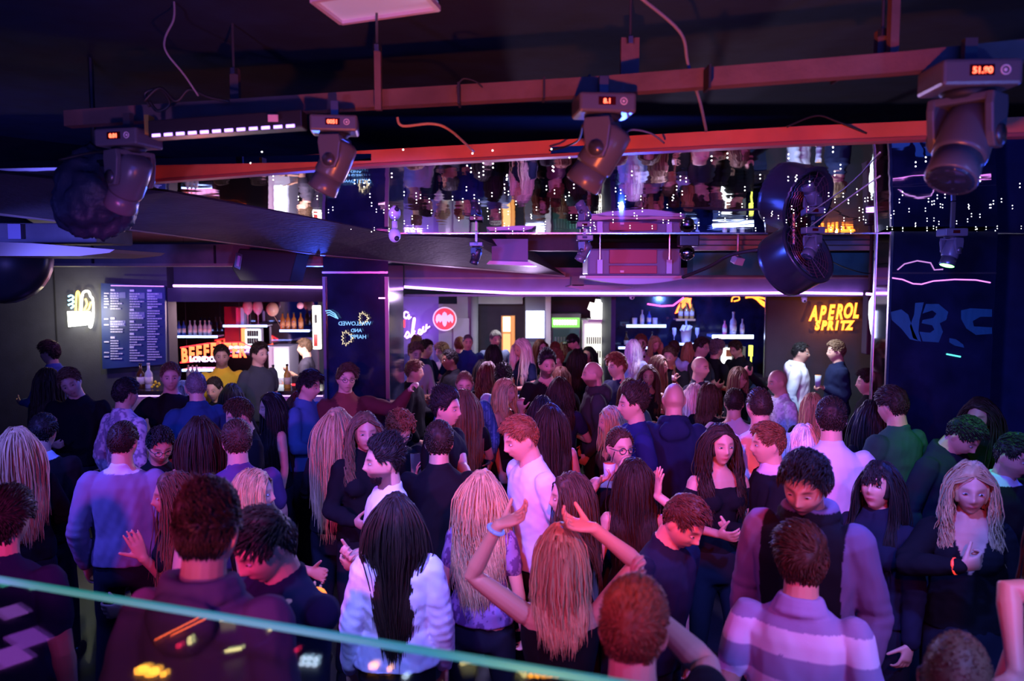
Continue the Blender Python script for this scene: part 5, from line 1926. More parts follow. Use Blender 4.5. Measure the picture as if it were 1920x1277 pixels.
cable([(1280, 520, 6.6), (1330, 500, 6.3), (1370, 478, 6.0), (1425, 468, 5.8)], .014, 'thick black cable between the cooler and the round fan')
cable([(1540, 480, 5.8), (1580, 500, 6.5), (1620, 512, 7), (1650, 512, 7)], .005, 'black cable sagging right of the round fan')
cable([(110, 300, 3.3), (180, 285, 3.3), (240, 284, 3.2)], .005, 'thin black cable over the wrapped ball')
# hanging cooler
t = thing('hanging_cooler', tuple(P(1190, 490, 7.1)), 'ceiling-hung grey cooler with a red-lit slatted front behind the mirror', 'air conditioner')
b = MB(); slab(b, 1102, 466, 1278, 517, 7.1, .5); b.build('cooler_box', mat('cooler_grey', (.16, .15, .22), .5), t, bevel=.02)
b = MB(); slab(b, 1143, 468, 1232, 494, 7.07, .04); slab(b, 1143, 498, 1232, 513, 7.07, .04); b.build('front_panel', mat('oxblood_panel', (.38, .05, .06), .5), t, bevel=.004)
b = MB(); slab(b, 1098, 517, 1284, 522, 7.02, .6); b.build('lower_rim', mat('rim_metal', (.5, .3, .3), .4), t)
b = MB()
pp = []
for i in range(13):
    u = i / 12
    pp.append(P(1096 + 190 * u, 522 + 11 * math.sin(PI * u), 6.98))
b.prism(pp, (0, .6, 0)); b.build('drip_tray', mat('tray_grey', (.4, .38, .5), .35), t)
for px in (1120, 1250):
    b = MB(); slab(b, px, 487, px + 10, 513, 7.05, .03); b.build('side_bracket', mat('pale_bracket', (.5, .5, .65), .4), t)
    a = P(px + 5, 487, 7.06); b = MB(); b.tube([a, (a.x, a.y, 3.18)], .007, 6); b.build('hanger_rod', M_CHR, t)
b = MB(); slab(b, 1163, 507, 1170, 511, 7.05, .02); b.build('sticker', mat('pink_sticker', (.8, .5, .5), .6), t)
t = thing('ceiling_cassette', tuple(P(1150, 540, 8.9)), 'flat grey ceiling tray above the violet light strip', 'air conditioner')
b = MB(); slab(b, 1072, 518, 1095, 536, 8.9, .25); b.build('neck', M_DUCT, t)
b = MB(); b.prism([P(1064, 538, 8.9), P(1090, 543, 8.9), P(1160, 544, 8.9), P(1188, 539, 8.9), P(1170, 535, 8.9), P(1075, 534, 8.9)], (0, .5, 0)); b.build('tray', mat('tray_grey', (.4, .38, .5), .35), t)
t = thing('ceiling_cassette', tuple(P(70, 460, 4.9)), 'flat grey ceiling unit with rounded tray at the left edge', 'air conditioner')
b = MB(); slab(b, -60, 418, 180, 455, 5.2, .5); b.build('unit_box', M_DUCT, t, bevel=.01)
b = MB(); b.prism([P(-60, 452, 4.8), P(60, 456, 4.8), P(215, 468, 4.8), P(205, 474, 4.8), P(150, 480, 4.8), P(-60, 480, 4.8)], (0, .7, 0)); b.build('tray', mat('tray_cream', (.30, .24, .18), .7), t)
b = MB(); slab(b, 14, 420, 38, 448, 5.17, .03); b.build('vent_plate', mat('lilac_plate', (.3, .25, .4), .4), t)
t = thing('ceiling_cassette', tuple(P(955, 480, 7.0)), 'box-shaped vent unit with flat flange left of the cooler', 'air conditioner')
b = MB(); slab(b, 922, 448, 990, 492, 7.0, .4); b.build('unit_box', mat('vent_navy', (.10, .08, .16), .5), t)
b = MB(); b.prism([P(912, 495, 6.9), P(1006, 499, 6.9), P(990, 491, 6.9), P(918, 489, 6.9)], (0, .5, 0)); b.build('flange', mat('tray_grey', (.4, .38, .5), .35), t)
# cctv ball
t = thing('dome_camera', tuple(P(740, 438, 5.6)), 'white ball camera hanging at the left mirror edge', 'camera')
b = MB(); b.ball(P(740, 441, 5.55), (.042, .042, .050), 18); b.build('camera_body', M_WHITE, t, True)
b = MB(); b.ball(P(744, 447, 5.518), .018, 12); b.build('camera_lens', M_BLK, t, True)
b = MB(); b.lathe([(.02, 0), (.02, .07)], 12, P(740, 428, 5.58)); b.build('stem', M_WHITE, t, True)
# loudspeaker
t = thing('loudspeaker', tuple(P(495, 498, 7.3)), 'black wedge loudspeaker hanging above the left bar', 'speaker')
b = MB()
sp_ = [(448, 466), (557, 472), (542, 530), (450, 527), (434, 503)]
b.prism([P(x, y, 7.2) for x, y in sp_], (.03, .35, 0)); b.build('cabinet', mat('speaker_black', (.006, .007, .012), .7), t, bevel=.01)
b = MB(); b.prism([P(x, y, 7.19) for x, y in ((443, 473), (455, 478), (450, 506), (439, 500))], (0, .02, 0)); b.build('side_recess', M_GUN, t)
b = MB(); b.prism([P(x, y, 7.17) for x, y in ((446, 479), (451, 481), (448, 500), (443, 498))], (0, .02, 0)); b.build('handle', mat('handle_violet', (.4, .25, .5), .4), t)
b = MB(); a = P(548, 472, 7.25); b.tube([a, P(598, 478, 7.0)], .015, 6); a = P(500, 470, 7.4); b.tube([a, (a.x, a.y, 3.15)], .012, 6); b.build('mounting_arm', M_BLK, t)
b = MB(); b.lathe([(.30, -.12), (.31, 0), (.28, .12)], 28, P(0, 482, 5.4), rotm(80, 0, 20))
tag(b.build('round_fan', M_BLK2, smooth=True), 'round black fan drum at the far left edge under the ceiling unit', 'fan')
# large drum fan at right
t = thing('drum_fan', tuple(P(1484, 486, 5.75)), 'big tilted black drum fan with wire grille below the mirror at right', 'fan')
c = P(1492, 484, 5.75)
Rf = Vector((.50, -.70, .42)).to_track_quat('Z', 'Y').to_matrix()
b = MB(); b.lathe([(.05, -.15), (.21, -.15), (.235, -.14), (.240, -.10), (.240, .09), (.250, .10), (.250, .12), (.225, .12), (.220, -.12), (.05, -.13)], 44, c, Rf); b.build('drum', mat('drum_black', (.02, .022, .035), .28), t, True)
b = MB()
for k in range(9):
    r_ = .02 + k * .0245
    b.tube([c + Rf @ Vector((r_ * math.cos(a), r_ * math.sin(a), .098)) for a in [2 * PI * i / 28 for i in range(29)]], .0022, 4)
for k in range(16):
    a = 2 * PI * k / 16
    b.tube([c + Rf @ Vector((.02 * math.cos(a), .02 * math.sin(a), .10)), c + Rf @ Vector((.224 * math.cos(a), .224 * math.sin(a), .098))], .0022, 4)
b.build('grille', mat('grille_wire', (.16, .07, .1), .35, metal=.5), t)
b = MB(); b.lathe([(.06, -.05), (.06, .04)], 20, c, Rf); b.build('motor', M_BLK, t, True)
for k in range(4):
    a = k * PI / 2
    b = MB()
    b.add([c + Rf @ Vector(q) for q in ((.05 * math.cos(a), .05 * math.sin(a), -.02), (.19 * math.cos(a - .3), .19 * math.sin(a - .3), -.03), (.19 * math.cos(a + .4), .19 * math.sin(a + .4), .03), (.05 * math.cos(a + .6), .05 * math.sin(a + .6), .02))], [(0, 1, 2, 3)])
    o = b.build('blade', M_BLK, t); sm = o.modifiers.new('th', 'SOLIDIFY'); sm.thickness = .004
b = MB(); a = c + Vector((0, .05, .1)); b.tube([a, (a.x, a.y, mz(5.8) - .002)], .02, 8)
b.build('hanging_bracket', M_GUN, t)
# small round effect lamp beside the cooler
t = thing('effect_lamp', tuple(P(1289, 465, 6.4)), 'small round chrome effect lamp right of the hanging cooler', 'stage light')
b = MB(); b.ball(P(1288, 474, 6.4), .062, 20); b.build('glass_ball', mat('amber_chrome', (.5, .35, .35), .12, metal=1), t, True)
b = MB(); slab(b, 1275, 440, 1312, 462, 6.42, .12); b.build('lamp_housing', M_BLK2, t, bevel=.01)
b = MB(); a = P(1292, 442, 6.45); b.tube([a, (a.x, a.y, 3.15)], .012, 6); b.build('hanger', M_GUN, t)
t = thing('wall_floodlight', tuple(P(1382, 470, 7.2)), 'small pale floodlight on a bracket left of the round fan', 'lamp')
b = MB(); b.box(P(1383, 488, 7.2), (.09, .08, .07), rotm(20, 10, 20)); b.build('lamp_housing', mat('pale_lamp', (.5, .45, .6), .4), t, bevel=.006)
b = MB(); a = P(1383, 483, 7.22); b.tube([a, (a.x, a.y, 3.15)], .012, 6); b.build('bracket', M_GUN, t)

# ------------------------------------------------------------------ DJ booth glass and controller
GA, GBp = P(-160, 1056, 1.0), None
zg = 1.9
A2 = C(0, 1085, zg)
B2 = C(1150, 1277, zg)
dv = (B2 - A2).normalized()
A3, B3 = A2 - dv * .9, B2 + dv * .9
gn = Vector((-dv.y, dv.x, 0)).normalized()
if gn.y < 0:
    gn = -gn
GL = bpy.data.materials.new('booth_glass')
GL.use_nodes = True
nt = GL.node_tree
nt.nodes.remove(nt.nodes['Principled BSDF'])
tr = nt.nodes.new('ShaderNodeBsdfTransparent'); tr.inputs[0].default_value = (.72, .80, .82, 1)
gl = nt.nodes.new('ShaderNodeBsdfGlossy'); gl.inputs['Roughness'].default_value = .03; gl.inputs['Color'].default_value = (1, 1, 1, 1)
fr = nt.nodes.new('ShaderNodeLayerWeight'); fr.inputs[0].default_value = .12
mx = nt.nodes.new('ShaderNodeMixShader')
mr = nt.nodes.new('ShaderNodeMapRange'); mr.inputs['To Min'].default_value = .05; mr.inputs['To Max'].default_value = .6; nt.links.new(fr.outputs['Facing'], mr.inputs['Value']); nt.links.new(mr.outputs[0], mx.inputs[0]); nt.links.new(tr.outputs[0], mx.inputs[1]); nt.links.new(gl.outputs[0], mx.inputs[2])
nt.links.new(mx.outputs[0], nt.nodes['Material Output'].inputs[0])
t = thing('glass_screen', ((A2 + B2) / 2)[:], 'clear glass screen with a green top edge along the booth at the bottom left', 'glass screen')
b = MB(); b.prism([A3 - Vector((0, 0, .012)), B3 - Vector((0, 0, .012)), B3 - Vector((0, 0, .7)), A3 - Vector((0, 0, .7))], gn * .008)
b.build('pane', GL, t)
b = MB(); b.prism([A3, B3, B3 - Vector((0, 0, .012)), A3 - Vector((0, 0, .012))], gn * .012)
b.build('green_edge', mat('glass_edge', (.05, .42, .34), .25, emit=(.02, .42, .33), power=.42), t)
# posts that carry the screen
for k, u in enumerate((-.6, .75)):
    q = A2 + dv * (u if k == 0 else (B2 - A2).length + .5)
    b = MB(); b.box((q.x, q.y, .6), (.05, .05, 1.2)); b.build('post', M_GUN, t)


def VM(px, py, z=1.5):
    """controller point whose image in the glass is seen at the photo pixel"""
    v = C(px, py, z)
    dd = (v - A2).dot(gn)
    r_ = v - gn * (2 * dd)
    return r_


q1, q2, q3, q4 = VM(-200, 1140), VM(900, 1235), VM(1100, 1330), VM(-200, 1330)
t = thing('dj_controller', tuple((q1 + q3) / 2), 'black DJ controller with lit jog wheels, mirrored in the glass screen', 'dj controller')
b = MB(); b.prism([q1, q2, q3, q4], (0, 0, -.06)); b.build('controller_body', mat('controller_black', (.05, .035, .035), .45), t)
stand = thing('dj_table', ((q1 + q3) / 2).x and (((q1 + q3) / 2).x, ((q1 + q3) / 2).y, 0), 'dark booth table under the DJ controller', 'table')
cq = (q1 + q3) / 2
b = MB(); b.prism([q1 + (q1 - cq) * .06 + Vector((0, 0, -.062)), q2 + (q2 - cq) * .06 + Vector((0, 0, -.062)), q3 + (q3 - cq) * .06 + Vector((0, 0, -.062)), q4 + (q4 - cq) * .06 + Vector((0, 0, -.062))], (0, 0, -.04)); b.build('table_top', M_BLK, stand)
for q in (q1, q2, q3, q4):
    b = MB(); b.box(((q.x * .9 + cq.x * .1), (q.y * .9 + cq.y * .1), .70), (.05, .05, 1.395)); b.build('leg', M_GUN, stand)
for (x_, y_, cl, w_) in ((8, 1098, (.1, .9, .7), .04), (60, 1106, (.3, 1, .8), .02), (20, 1150, (.45, .12, .8), .10), (50, 1200, (.4, .08, .8), .12), (15, 1235, (.5, .1, .9), .12)):
    c = VM(x_, y_); b = MB(); b.box(c + Vector((0, 0, .004)), (w_, w_ * .7, .006)); b.build('lit_screen', mat('screen_%d_%d' % (x_, y_), (.02, .02, .02), .3, emit=cl, power=1.6), t)
M_GOLD = glow('jog_ring_light', (1, .85, .35), 7)
M_ORB = glow('orange_button', (1, .35, .03), 16)
M_WHB = glow('white_pad', (.6, .75, 1), 7)
for (cx, cyy, rr_) in ((432, 1200, .125), (905, 1290, .125)):
    c = VM(cx, cyy)
    b = MB(); b.lathe([(rr_, 0), (rr_, .012), (rr_ * .97, .016)], 36, c); b.build('jog_wheel', M_BLK2, t, True)
    for k in range(4):
        a0 = k * PI / 2 + .3
        b = MB(); b.tube([c + Vector((rr_ * .93 * math.cos(a0 + j * .1), rr_ * .93 * math.sin(a0 + j * .1), .018)) for j in range(5)], .006, 6); b.build('ring_light', M_GOLD, t)
for (px, py, m_, sz) in ((266, 1260, M_ORB, .02), (285, 1264, M_ORB, .02), (306, 1268, M_ORB, .008), (700, 1252, M_ORB, .014), (730, 1258, M_ORB, .007), (335, 1214, glow('red_button', (1, .02, .1), 5), .008), (556, 1222, glow('red_button', (1, .02, .1), 5), .006)):
    b = MB(); c = VM(px, py); b.lathe([(sz, 0), (sz, .01)], 14, c); b.build('lit_button', m_, t, True)
for (px, py, m_, w_) in ((568, 1238, M_WHB, .012), (580, 1238, M_WHB, .012), (592, 1240, M_WHB, .012), (566, 1248, M_WHB, .012), (578, 1249, M_WHB, .012), (590, 1250, M_WHB, .012), (905, 1250, M_WHB, .02), (760, 1272, M_WHB, .014), (470, 1172, M_WHB, .012)):
    c = VM(px, py); b = MB(); b.box(c + Vector((0, 0, .005)), (w_, w_, .01)); b.build('pad', m_, t)
for i in range(10):
    for j in range(2):
        c = VM(935 + i * 12, 1262 + j * 9); b = MB(); b.box(c + Vector((0, 0, .005)), (.012, .009, .008)); b.build('pad', M_ORB, t)
for (x0, y0, x1, y1) in ((290, 1204, 372, 1162), (320, 1196, 385, 1164)):
    b = MB(); b.tube([VM(x0, y0) + Vector((0, 0, .006)), VM(x1, y1) + Vector((0, 0, .006))], .003, 5); b.build('fader_light', glow('fader_orange', (1, .12, .02), 7), t)
# ------------------------------------------------------------------ the crowd
K0 = (.007, .007, .010)
NV = (.012, .016, .05)
DG = (.045, .048, .06)
WH = (.72, .72, .76)
F = 'f'
# --- nearest rows
person(388, 922, 165, 150, 'broad man in a dark purple hoodie, seen from behind at the glass screen', ('pomp', 'db'), ('hoodie', (.10, .07, .14)), hy=10, tilt=4, D=2.15, arms={'l': 'down', 'r': 'down'})
person(492, 962, 130, -50, 'man in navy bending his face into the neck of the hoodie man', ('mop', 'bk'), ('tee', NV), tilt=26, hy=-10, D=2.6, arms={'r': (592, 1118, .42, dict(curl=.3, spread=6, hint=(.1, 0, -1))), 'l': 'down'}, extra={'r': ((1, .25, .02), 1.5)})
person(8, 925, 115, 150, 'man with dark hair and navy top cut off by the left photo edge', ('mop', 'bk'), ('tee', NV), arms={'l': 'down', 'r': 'down'})
person(323, 888, 88, -82, 'woman with straight ash blonde hair, pink-lit profile, raising one palm', ('long', 'lb', .40), ('tank', K0), sex=F, arms={'l': (268, 1046, -.12, dict(curl=.1, spread=5, hint=(0, -.2, -1), fd=(-.35, -.1, 1)))})
person(476, 884, 88, 78, 'woman with a chin-length blonde bob turned right behind the hugging men', ('bob', 'bl', .13), ('tank', K0), sex=F)
person(230, 794, 72, 172, 'man in a grey sweater with white collar, back to the camera', ('crop', 'db'), ('sweater', (.20, .15, .26), ('collar', (.6, .6, .7))), hy=-12, D=4.75, arms={'l': 'down', 'r': 'down'})
person(299, 803, 70, 15, 'man with glasses and a moustache looking down beside the grey sweater', ('short', 'bk'), ('tee', K0), tilt=22, glasses=1, beard=.5)
person(30, 803, 76, 190, 'woman with long straight pink-lit blonde hair at the left edge', ('long', 'bl', .42), ('sweater', K0), sex=F)
person(79, 781, 68, 165, 'man in a dark suit with an open white collar, head bent', ('short', 'bk'), ('jacket', K0, ('collar', (.5, .6, .8))), tilt=14)
person(374, 783, 70, 190, 'woman with long dark brown hair over an off-shoulder black top', ('long', 'db', .44), ('offshoulder', K0), sex=F)
person(443, 793, 72, 190, 'man in a plum t-shirt with a short red-lit crop, seen from behind', ('short', 'br'), ('tee', (.10, .05, .16)))
person(447, 751, 60, -70, 'man with a brown side-swept fringe looking down over the plum t-shirt', ('swept', 'br'), ('tee', K0), tilt=14)
person(508, 738, 54, -75, 'woman with very long black hair and bare arm in left profile', ('long', 'bk', .46), ('tank', K0), sex=F, tilt=6, arms={'l': 'down', 'r': 'down'})
person(562, 735, 52, 165, 'woman with long auburn hair seen from behind beside the long black hair', ('long', 'au', .44), ('tee', K0), sex=F)
person(632, 768, 66, 160, 'woman with long magenta-lit blonde hair falling to her waist', ('long', 'bl', .55), ('sweater', K0), sex=F, D=5.2)
person(684, 776, 66, 12, 'woman with wavy dark blonde hair facing the camera, face in shadow', ('wavy', 'lb', .28), ('jacket', K0), sex=F, D=4.95)
PH = person(748, 776, 68, 25, 'man with curly ginger hair and glasses looking down at his phone', ('curly', 'gi'), ('tee', K0), tilt=30, glasses=1, arms={'r': (779, 905, -.25, dict(curl=.25, spread=14, hint=(.6, .3, -1), fd=(.05, -.15, 1)))})
MB_BEARD = person(718, 825, 92, -78, 'bearded man in a white t-shirt in sharp left profile', ('pomp', 'bk'), ('tee', WH), beard=1.0, arms={'l': (668, 1040, -.15, dict(curl=.9)), 'r': (676, 1062, -.2, dict(curl=.9))}, D=4.15)
person(823, 795, 70, 178, 'man in a black t-shirt seen from behind, red light on his neck', ('short', 'db'), ('tee', K0), arms={'l': 'down', 'r': 'down'}, D=4.7)
person(838, 735, 66, 62, 'man with a dark quiff and red-lit face turned right', ('pomp', 'bk'), ('tee', K0), D=5.4, arms={'r': (885, 905, -.3, dict(curl=.5))})
person(870, 732, 54, 185, 'woman with long straight ash blonde hair behind the quiff man', ('long', 'lb', .50), ('tee', K0), sex=F)
person(871, 697, 52, 0, 'balding man in a blue pinstripe shirt looking down', ('buzz', 'lb'), ('shirt', (.03, .08, .22), ('pin', (.10, .2, .4))), tilt=14)
person(915, 680, 42, 175, 'woman with long dark red curls seen from behind', ('wavy', 'au', .34, 'curls'), ('tee', K0), sex=F)
person(945, 687, 42, 165, 'man with a thick black quiff in a pale shirt behind the blonde profile', ('pomp', 'bk'), ('shirt', (.38, .36, .5)), tilt=-4)
person(948, 712, 48, 62, 'woman with shoulder-length blonde hair in right profile, hand at her chin', ('long', 'bl', .24), ('strap', K0), sex=F, arms={'r': (978, 770, -.05, dict(curl=.8, hint=(.5, 0, -1)))})
person(649, 686, 46, 14, 'man in glasses and maroon jacket stretching one arm along the column', ('swept', 'br'), ('jacket', (.09, .018, .022), ('vneck', (.22, .05, .04), .34)), glasses=1, roll=3, D=6.95, arms={'r': (768, 732, -.05, dict(curl=1.1, hint=(0, .3, -1))), 'l': 'down'})
person(580, 699, 48, 60, 'man with short dark hair turned right in a blue shirt by the bar', ('mop', 'bk'), ('shirt', (.05, .10, .24)), tilt=8, D=6.85)
# --- left bar
person(92, 642, 42, -120, 'man with wavy dark hair in a denim shirt at the far left', ('swept', 'br'), ('shirt', (.08, .13, .32)), hy=0)
person(90, 692, 50, 130, 'woman with straight brown hair in a dark green jacket at far left', ('long', 'br', .26), ('jacket', (.015, .035, .035)), sex=F)
person(131, 694, 54, -8, 'smiling man in a black jacket leaning to the brown-haired woman', ('swept', 'lb'), ('jacket', K0), roll=-22, tilt=10)
person(235, 713, 56, 128, 'man in a pale blotch-patterned shirt with short black hair', ('short', 'bk'), ('shirt', (.52, .46, .56), ('blotch', (.22, .18, .28))), hy=-4, arms={'l': 'down', 'r': 'down'})
person(319, 683, 47, 4, 'man in a black v-neck with hands on hips in front of the bar', ('short', 'lb'), ('tee', K0), arms={'l': 'hip', 'r': 'hip'}, trousers=(.35, .24, .12), D=7.0)
person(345, 716, 48, 165, 'woman with straight platinum hair and a cream top before the bar', ('long', 'pl', .30), ('sweater', (.5, .42, .42)), sex=F)
person(367, 701, 52, -165, 'man in a navy denim jacket with cropped grey-brown hair', ('crop', 'gy'), ('jacket', (.015, .05, .13)), hy=-10, tilt=8)
person(401, 709, 42, -25, 'woman with pulled-back dark hair looking down below the yellow polo', ('bun', 'db'), ('tee', K0), sex=F, tilt=10)
person(434, 721, 42, 180, 'woman with smooth black hair seen from behind below the yellow polo', ('long', 'bk', .30), ('tee', K0), sex=F)
person(415, 649, 38, 2, 'man in a yellow polo shirt with short beard by the red neon sign', ('short', 'db'), ('polo', (.80, .48, .03)), beard=.6, D=8.7, arms={'l': 'down', 'r': 'down'})
person(486, 644, 38, 42, 'man in a dark grey t-shirt looking right at the bar', ('short', 'db'), ('tee', DG), arms={'l': 'down', 'r': 'down'}, D=8.6)
person(571, 637, 30, -95, 'bartender in a dark t-shirt working behind the left bar', ('short', 'br'), ('tee', (.035, .03, .05)), D=11.2, arms={'l': (545, 700, -.1, dict(curl=.5))})
# --- group behind the column, centre back
person(779, 646, 35, 25, 'man in a white shirt with fair curls nearest the column', ('curly', 'lb'), ('shirt', (.62, .58, .60)), tilt=10)
person(799, 639, 34, 58, 'man in a dark navy shirt looking right past the fair curls', ('short', 'db'), ('shirt', NV))
person(781, 629, 30, 180, 'man with pink-lit hair below the violet script neon', ('short', 'gi'), ('tee', (.1, .08, .3)))
person(829, 645, 33, -62, 'young man in a cream shirt facing left by the red disc sign', ('mop', 'lb'), ('shirt', (.45, .42, .36)))
person(843, 657, 38, -72, 'dark-skinned man in a black polo turned left', ('crop', 'bk'), ('polo', K0), skin='d')
person(777, 678, 38, 78, 'man with cropped fair hair and dark coat in right profile by the column', ('short', 'lb'), ('jacket', K0), D=8.8)
person(862, 633, 31, 180, 'man in a navy polo shirt seen from behind under the grey door', ('crop', 'gi'), ('polo', NV))
person(877, 628, 27, 8, 'small distant man in a navy suit before the grey door', ('buzz', 'gy'), ('jacket', (.02, .04, .16)))
person(929, 622, 30, 22, 'tall man in a blue-grey jacket before the dark wall', ('short', 'gy'), ('jacket', (.14, .16, .30)), tilt=6)
person(925, 648, 36, 178, 'woman with a black bob in front of the blue-grey jacket', ('bob', 'bk'), ('tee', K0), sex=F)
person(905, 676, 32, 180, 'woman with dark navy-lit hair behind the red curls', ('bob', 'bk'), ('tee', NV), sex=F)
person(978, 636, 37, -55, 'woman with very long platinum hair turned left', ('long', 'pl', .34), ('tee', NV), sex=F, tilt=12)
person(1014, 638, 31, 35, 'woman with dark auburn hair right of the platinum hair', ('long', 'au', .26), ('tee', K0), sex=F)
person(1026, 662, 46, 18, 'bearded man in a black v-neck t-shirt in the middle of the room', ('pomp', 'bk'), ('tee', K0, ('vneck', (.5, .3, .22), .08)), beard=1, tilt=4, arms={'l': 'down', 'r': 'down'})
person(1041, 642, 29, 175, 'woman with pinned ginger hair in the far middle', ('bun', 'gi'), ('tee', K0), sex=F)
person(1057, 643, 31, 180, 'woman with long wavy caramel hair seen from behind', ('wavy', 'lb', .32), ('tee', (.3, .2, .2)), sex=F)
person(1075, 628, 28, -60, 'man in a dark cap looking down by the drinks fridge', ('short', 'bk', 'cap'), ('jacket', (.03, .04, .05)), tilt=20, D=12.4)
person(1082, 656, 33, 182, 'woman with dark brown hair and black top near the fridge', ('long', 'db', .26), ('tee', K0), sex=F)
person(1103, 651, 32, -28, 'woman with a long dark ponytail and pale pink top', ('pony', 'bk', .40), ('sweater', (.5, .34, .38)), sex=F)
person(1042, 656, 32, -70, 'man with cropped ginger hair and pink face in left profile', ('short', 'gi'), ('tee', (.25, .08, .12)))
person(1111, 679, 48, -82, 'bald man with a long beard and charcoal shawl jacket', ('bald', 'br'), ('hoodie', (.035, .035, .04)), beard=1)
person(1050, 709, 50, 180, 'woman with a mass of dark chestnut hair seen from behind', ('wavy', 'db', .30), ('tee', NV), sex=F)
person(1016, 744, 50, 180, 'woman with flat black hair in the middle of the crowd', ('long', 'bk', .3), ('tee', K0), sex=F)
person(1031, 760, 64, 190, 'woman with long espresso hair and one bare shoulder in a blue top', ('long', 'db', .40), ('strap', (.1, .25, .6)), sex=F, arms={'l': 'down', 'r': 'down'})
person(1052, 689, 34, 180, 'woman with maroon-lit hair beside the black v-neck man', ('bob', 'au'), ('tee', K0), sex=F)
person(976, 784, 80, -65, 'man with a ginger-brown crop and pale blue t-shirt leaning left', ('short', 'gi'), ('tee', (.55, .58, .72)), tilt=12, lean=6, D=4.3, arms={'r': 'down'})
person(1156, 666, 44, -55, 'man with tousled auburn hair in a navy sweater facing left', ('mop', 'gi'), ('sweater', NV))
# --- right bar
PK = person(1202, 629, 34, 5, 'man in a pink sweater drinking from a dark bottle', ('short', 'gi'), ('sweater', (.62, .36, .36)), arms={'l': (1198, 661, -.16, dict(curl=1, hint=(-1, 0, -.6)))}, D=10.4)
person(1188, 638, 30, 170, 'person in a white top partly hidden by the pink sweater', ('bob', 'wh'), ('sweater', (.5, .65, .8)), sex=F)
person(1228, 632, 30, 28, 'woman with green-lit fair hair looking down at the right bar', ('long', 'bl', .20), ('jacket', (.02, .05, .07)), sex=F, tilt=16)
person(1236, 668, 37, 78, 'woman with long caramel hair and bare back facing right', ('long', 'lb', .28), ('strap', K0), sex=F)
BB = person(1256, 651, 37, -20, 'man in a black t-shirt holding up a beer bottle', ('short', 'br'), ('tee', K0), tilt=6, D=9.6, arms={'r': (1264, 716, -.25, dict(curl=1.2, hint=(.5, 0, -1), fd=(0, 0, 1), td=(0, -1, .3)))})
person(1216, 686, 36, 0, 'small woman with ginger-tipped dark hair and one white sleeve', ('long', 'br', .34), ('tank', K0), sex=F, skin='b')
person(1264, 641, 29, 175, 'man in a mint-lit white shirt seen from behind at the bar', ('short', 'br'), ('shirt', (.5, .75, .8)))
person(1291, 643, 28, 180, 'woman with short cyan-lit blonde hair at the right bar', ('bob', 'bl', .14), ('tee', (.1, .3, .3)), sex=F)
person(1316, 635, 35, 62, 'man in a grey t-shirt with cropped hair in right profile', ('short', 'db'), ('tee', DG))
person(1344, 640, 34, 130, 'man with silver-lit wavy hair and black bomber jacket', ('curly', 'gy'), ('jacket', K0))
person(1380, 640, 33, -45, 'young man in black looking down by the small fridge', ('short', 'db'), ('shirt', K0), tilt=18)
person(1314, 669, 43, 58, 'smiling bald man in a grey t-shirt facing right', ('bald', 'db'), ('tee', DG), beard=.3)
person(1386, 690, 40, 55, 'woman with fair hair and glasses holding a hand to her head', ('long', 'lb', .18, 'bangs'), ('jacket', K0), sex=F, glasses=1, arms={'r': (1408, 704, .0, dict(curl=.9, hint=(1, 0, -.6)))})
person(1180, 712, 38, -10, 'woman with brown hair and magenta-lit face behind the navy profile', ('long', 'br', .18), ('tee', (.1, .12, .1)), sex=F)
person(1264, 719, 52, 182, 'bald man in a dark navy hooded jacket, broad back to camera', ('bald', 'lb'), ('hoodie', (.01, .014, .05)), D=5.6)
person(1302, 722, 46, -155, 'woman with long silver-blonde hair and a white lace blouse', ('long', 'pl', .30), ('shirt', (.6, .6, .75)), sex=F)
person(1330, 721, 42, 150, 'woman with a short brown bob in black behind the silver-blonde', ('bob', 'br', .10), ('tee', K0), sex=F)
person(1186, 727, 68, -75, 'man in a navy t-shirt with a high fade in left profile', ('pomp', 'db'), ('tee', (.014, .018, .10)), D=5.5, arms={'r': 'down'})
person(1146, 764, 46, -80, 'woman with highlighted strawberry hair below the navy profile', ('long', 'bl', .26), ('jacket', (.06, .03, .02)), sex=F)
G82 = person(1163, 805, 60, 22, 'woman in dark-rimmed glasses and black off-shoulder top, hand at mouth', ('bun', 'br'), ('offshoulder', K0), sex=F, glasses=2, hy=5, D=4.95,
             arms={'l': (1120, 905, -.30, dict(curl=.8, spread=8, hint=(-.6, 0, -1), fd=(.5, -.2, .4))), 'r': (1163, 895, -.16, dict(curl=.6, hint=(.6, -.2, -1), fd=(.05, .3, 1)))})
person(1377, 731, 52, 178, 'man in a pale grey t-shirt with a dark crop near the lace blouse', ('crop', 'db'), ('tee', (.5, .5, .58)))
person(1424, 728, 66, -160, 'tall man with a shaved purple-lit head and white t-shirt', ('buzz', 'db'), ('tee', WH), D=5.0)
person(1458, 694, 47, -62, 'bald man in a printed white t-shirt turned left', ('bald', 'db'), ('tee', (.6, .62, .72), ('blotch', (.4, .42, .5))), tilt=8)
person(1352, 798, 74, 22, 'woman with long dark waves and a red-lit face in a black top', ('wavy', 'db', .34), ('offshoulder', K0), sex=F)
person(1440, 797, 72, -72, 'man in a black suit and pale open collar facing left', ('short', 'gi'), ('jacket', K0, ('collar', (.6, .45, .55))), hy=0, D=4.7)
person(1502, 644, 35, 82, 'young man in a white hoodie in front of the dark wall', ('crop', 'bk'), ('hoodie', (.78, .80, .84)), arms={'l': 'down', 'r': 'down'}, D=9.6)
G91 = person(1568, 641, 39, -75, 'stocky man in a navy sweater holding a glass under the orange sign', ('short', 'lb'), ('sweater', NV), D=9.2, arms={'l': (1546, 728, -.1, dict(curl=1, hint=(0, 0, -1), fd=(-1, -.2, .3)))})
person(1627, 695, 46, -82, 'man with slicked hair half hidden by the mirrored column', ('short', 'db'), ('jacket', K0), D=7.6)
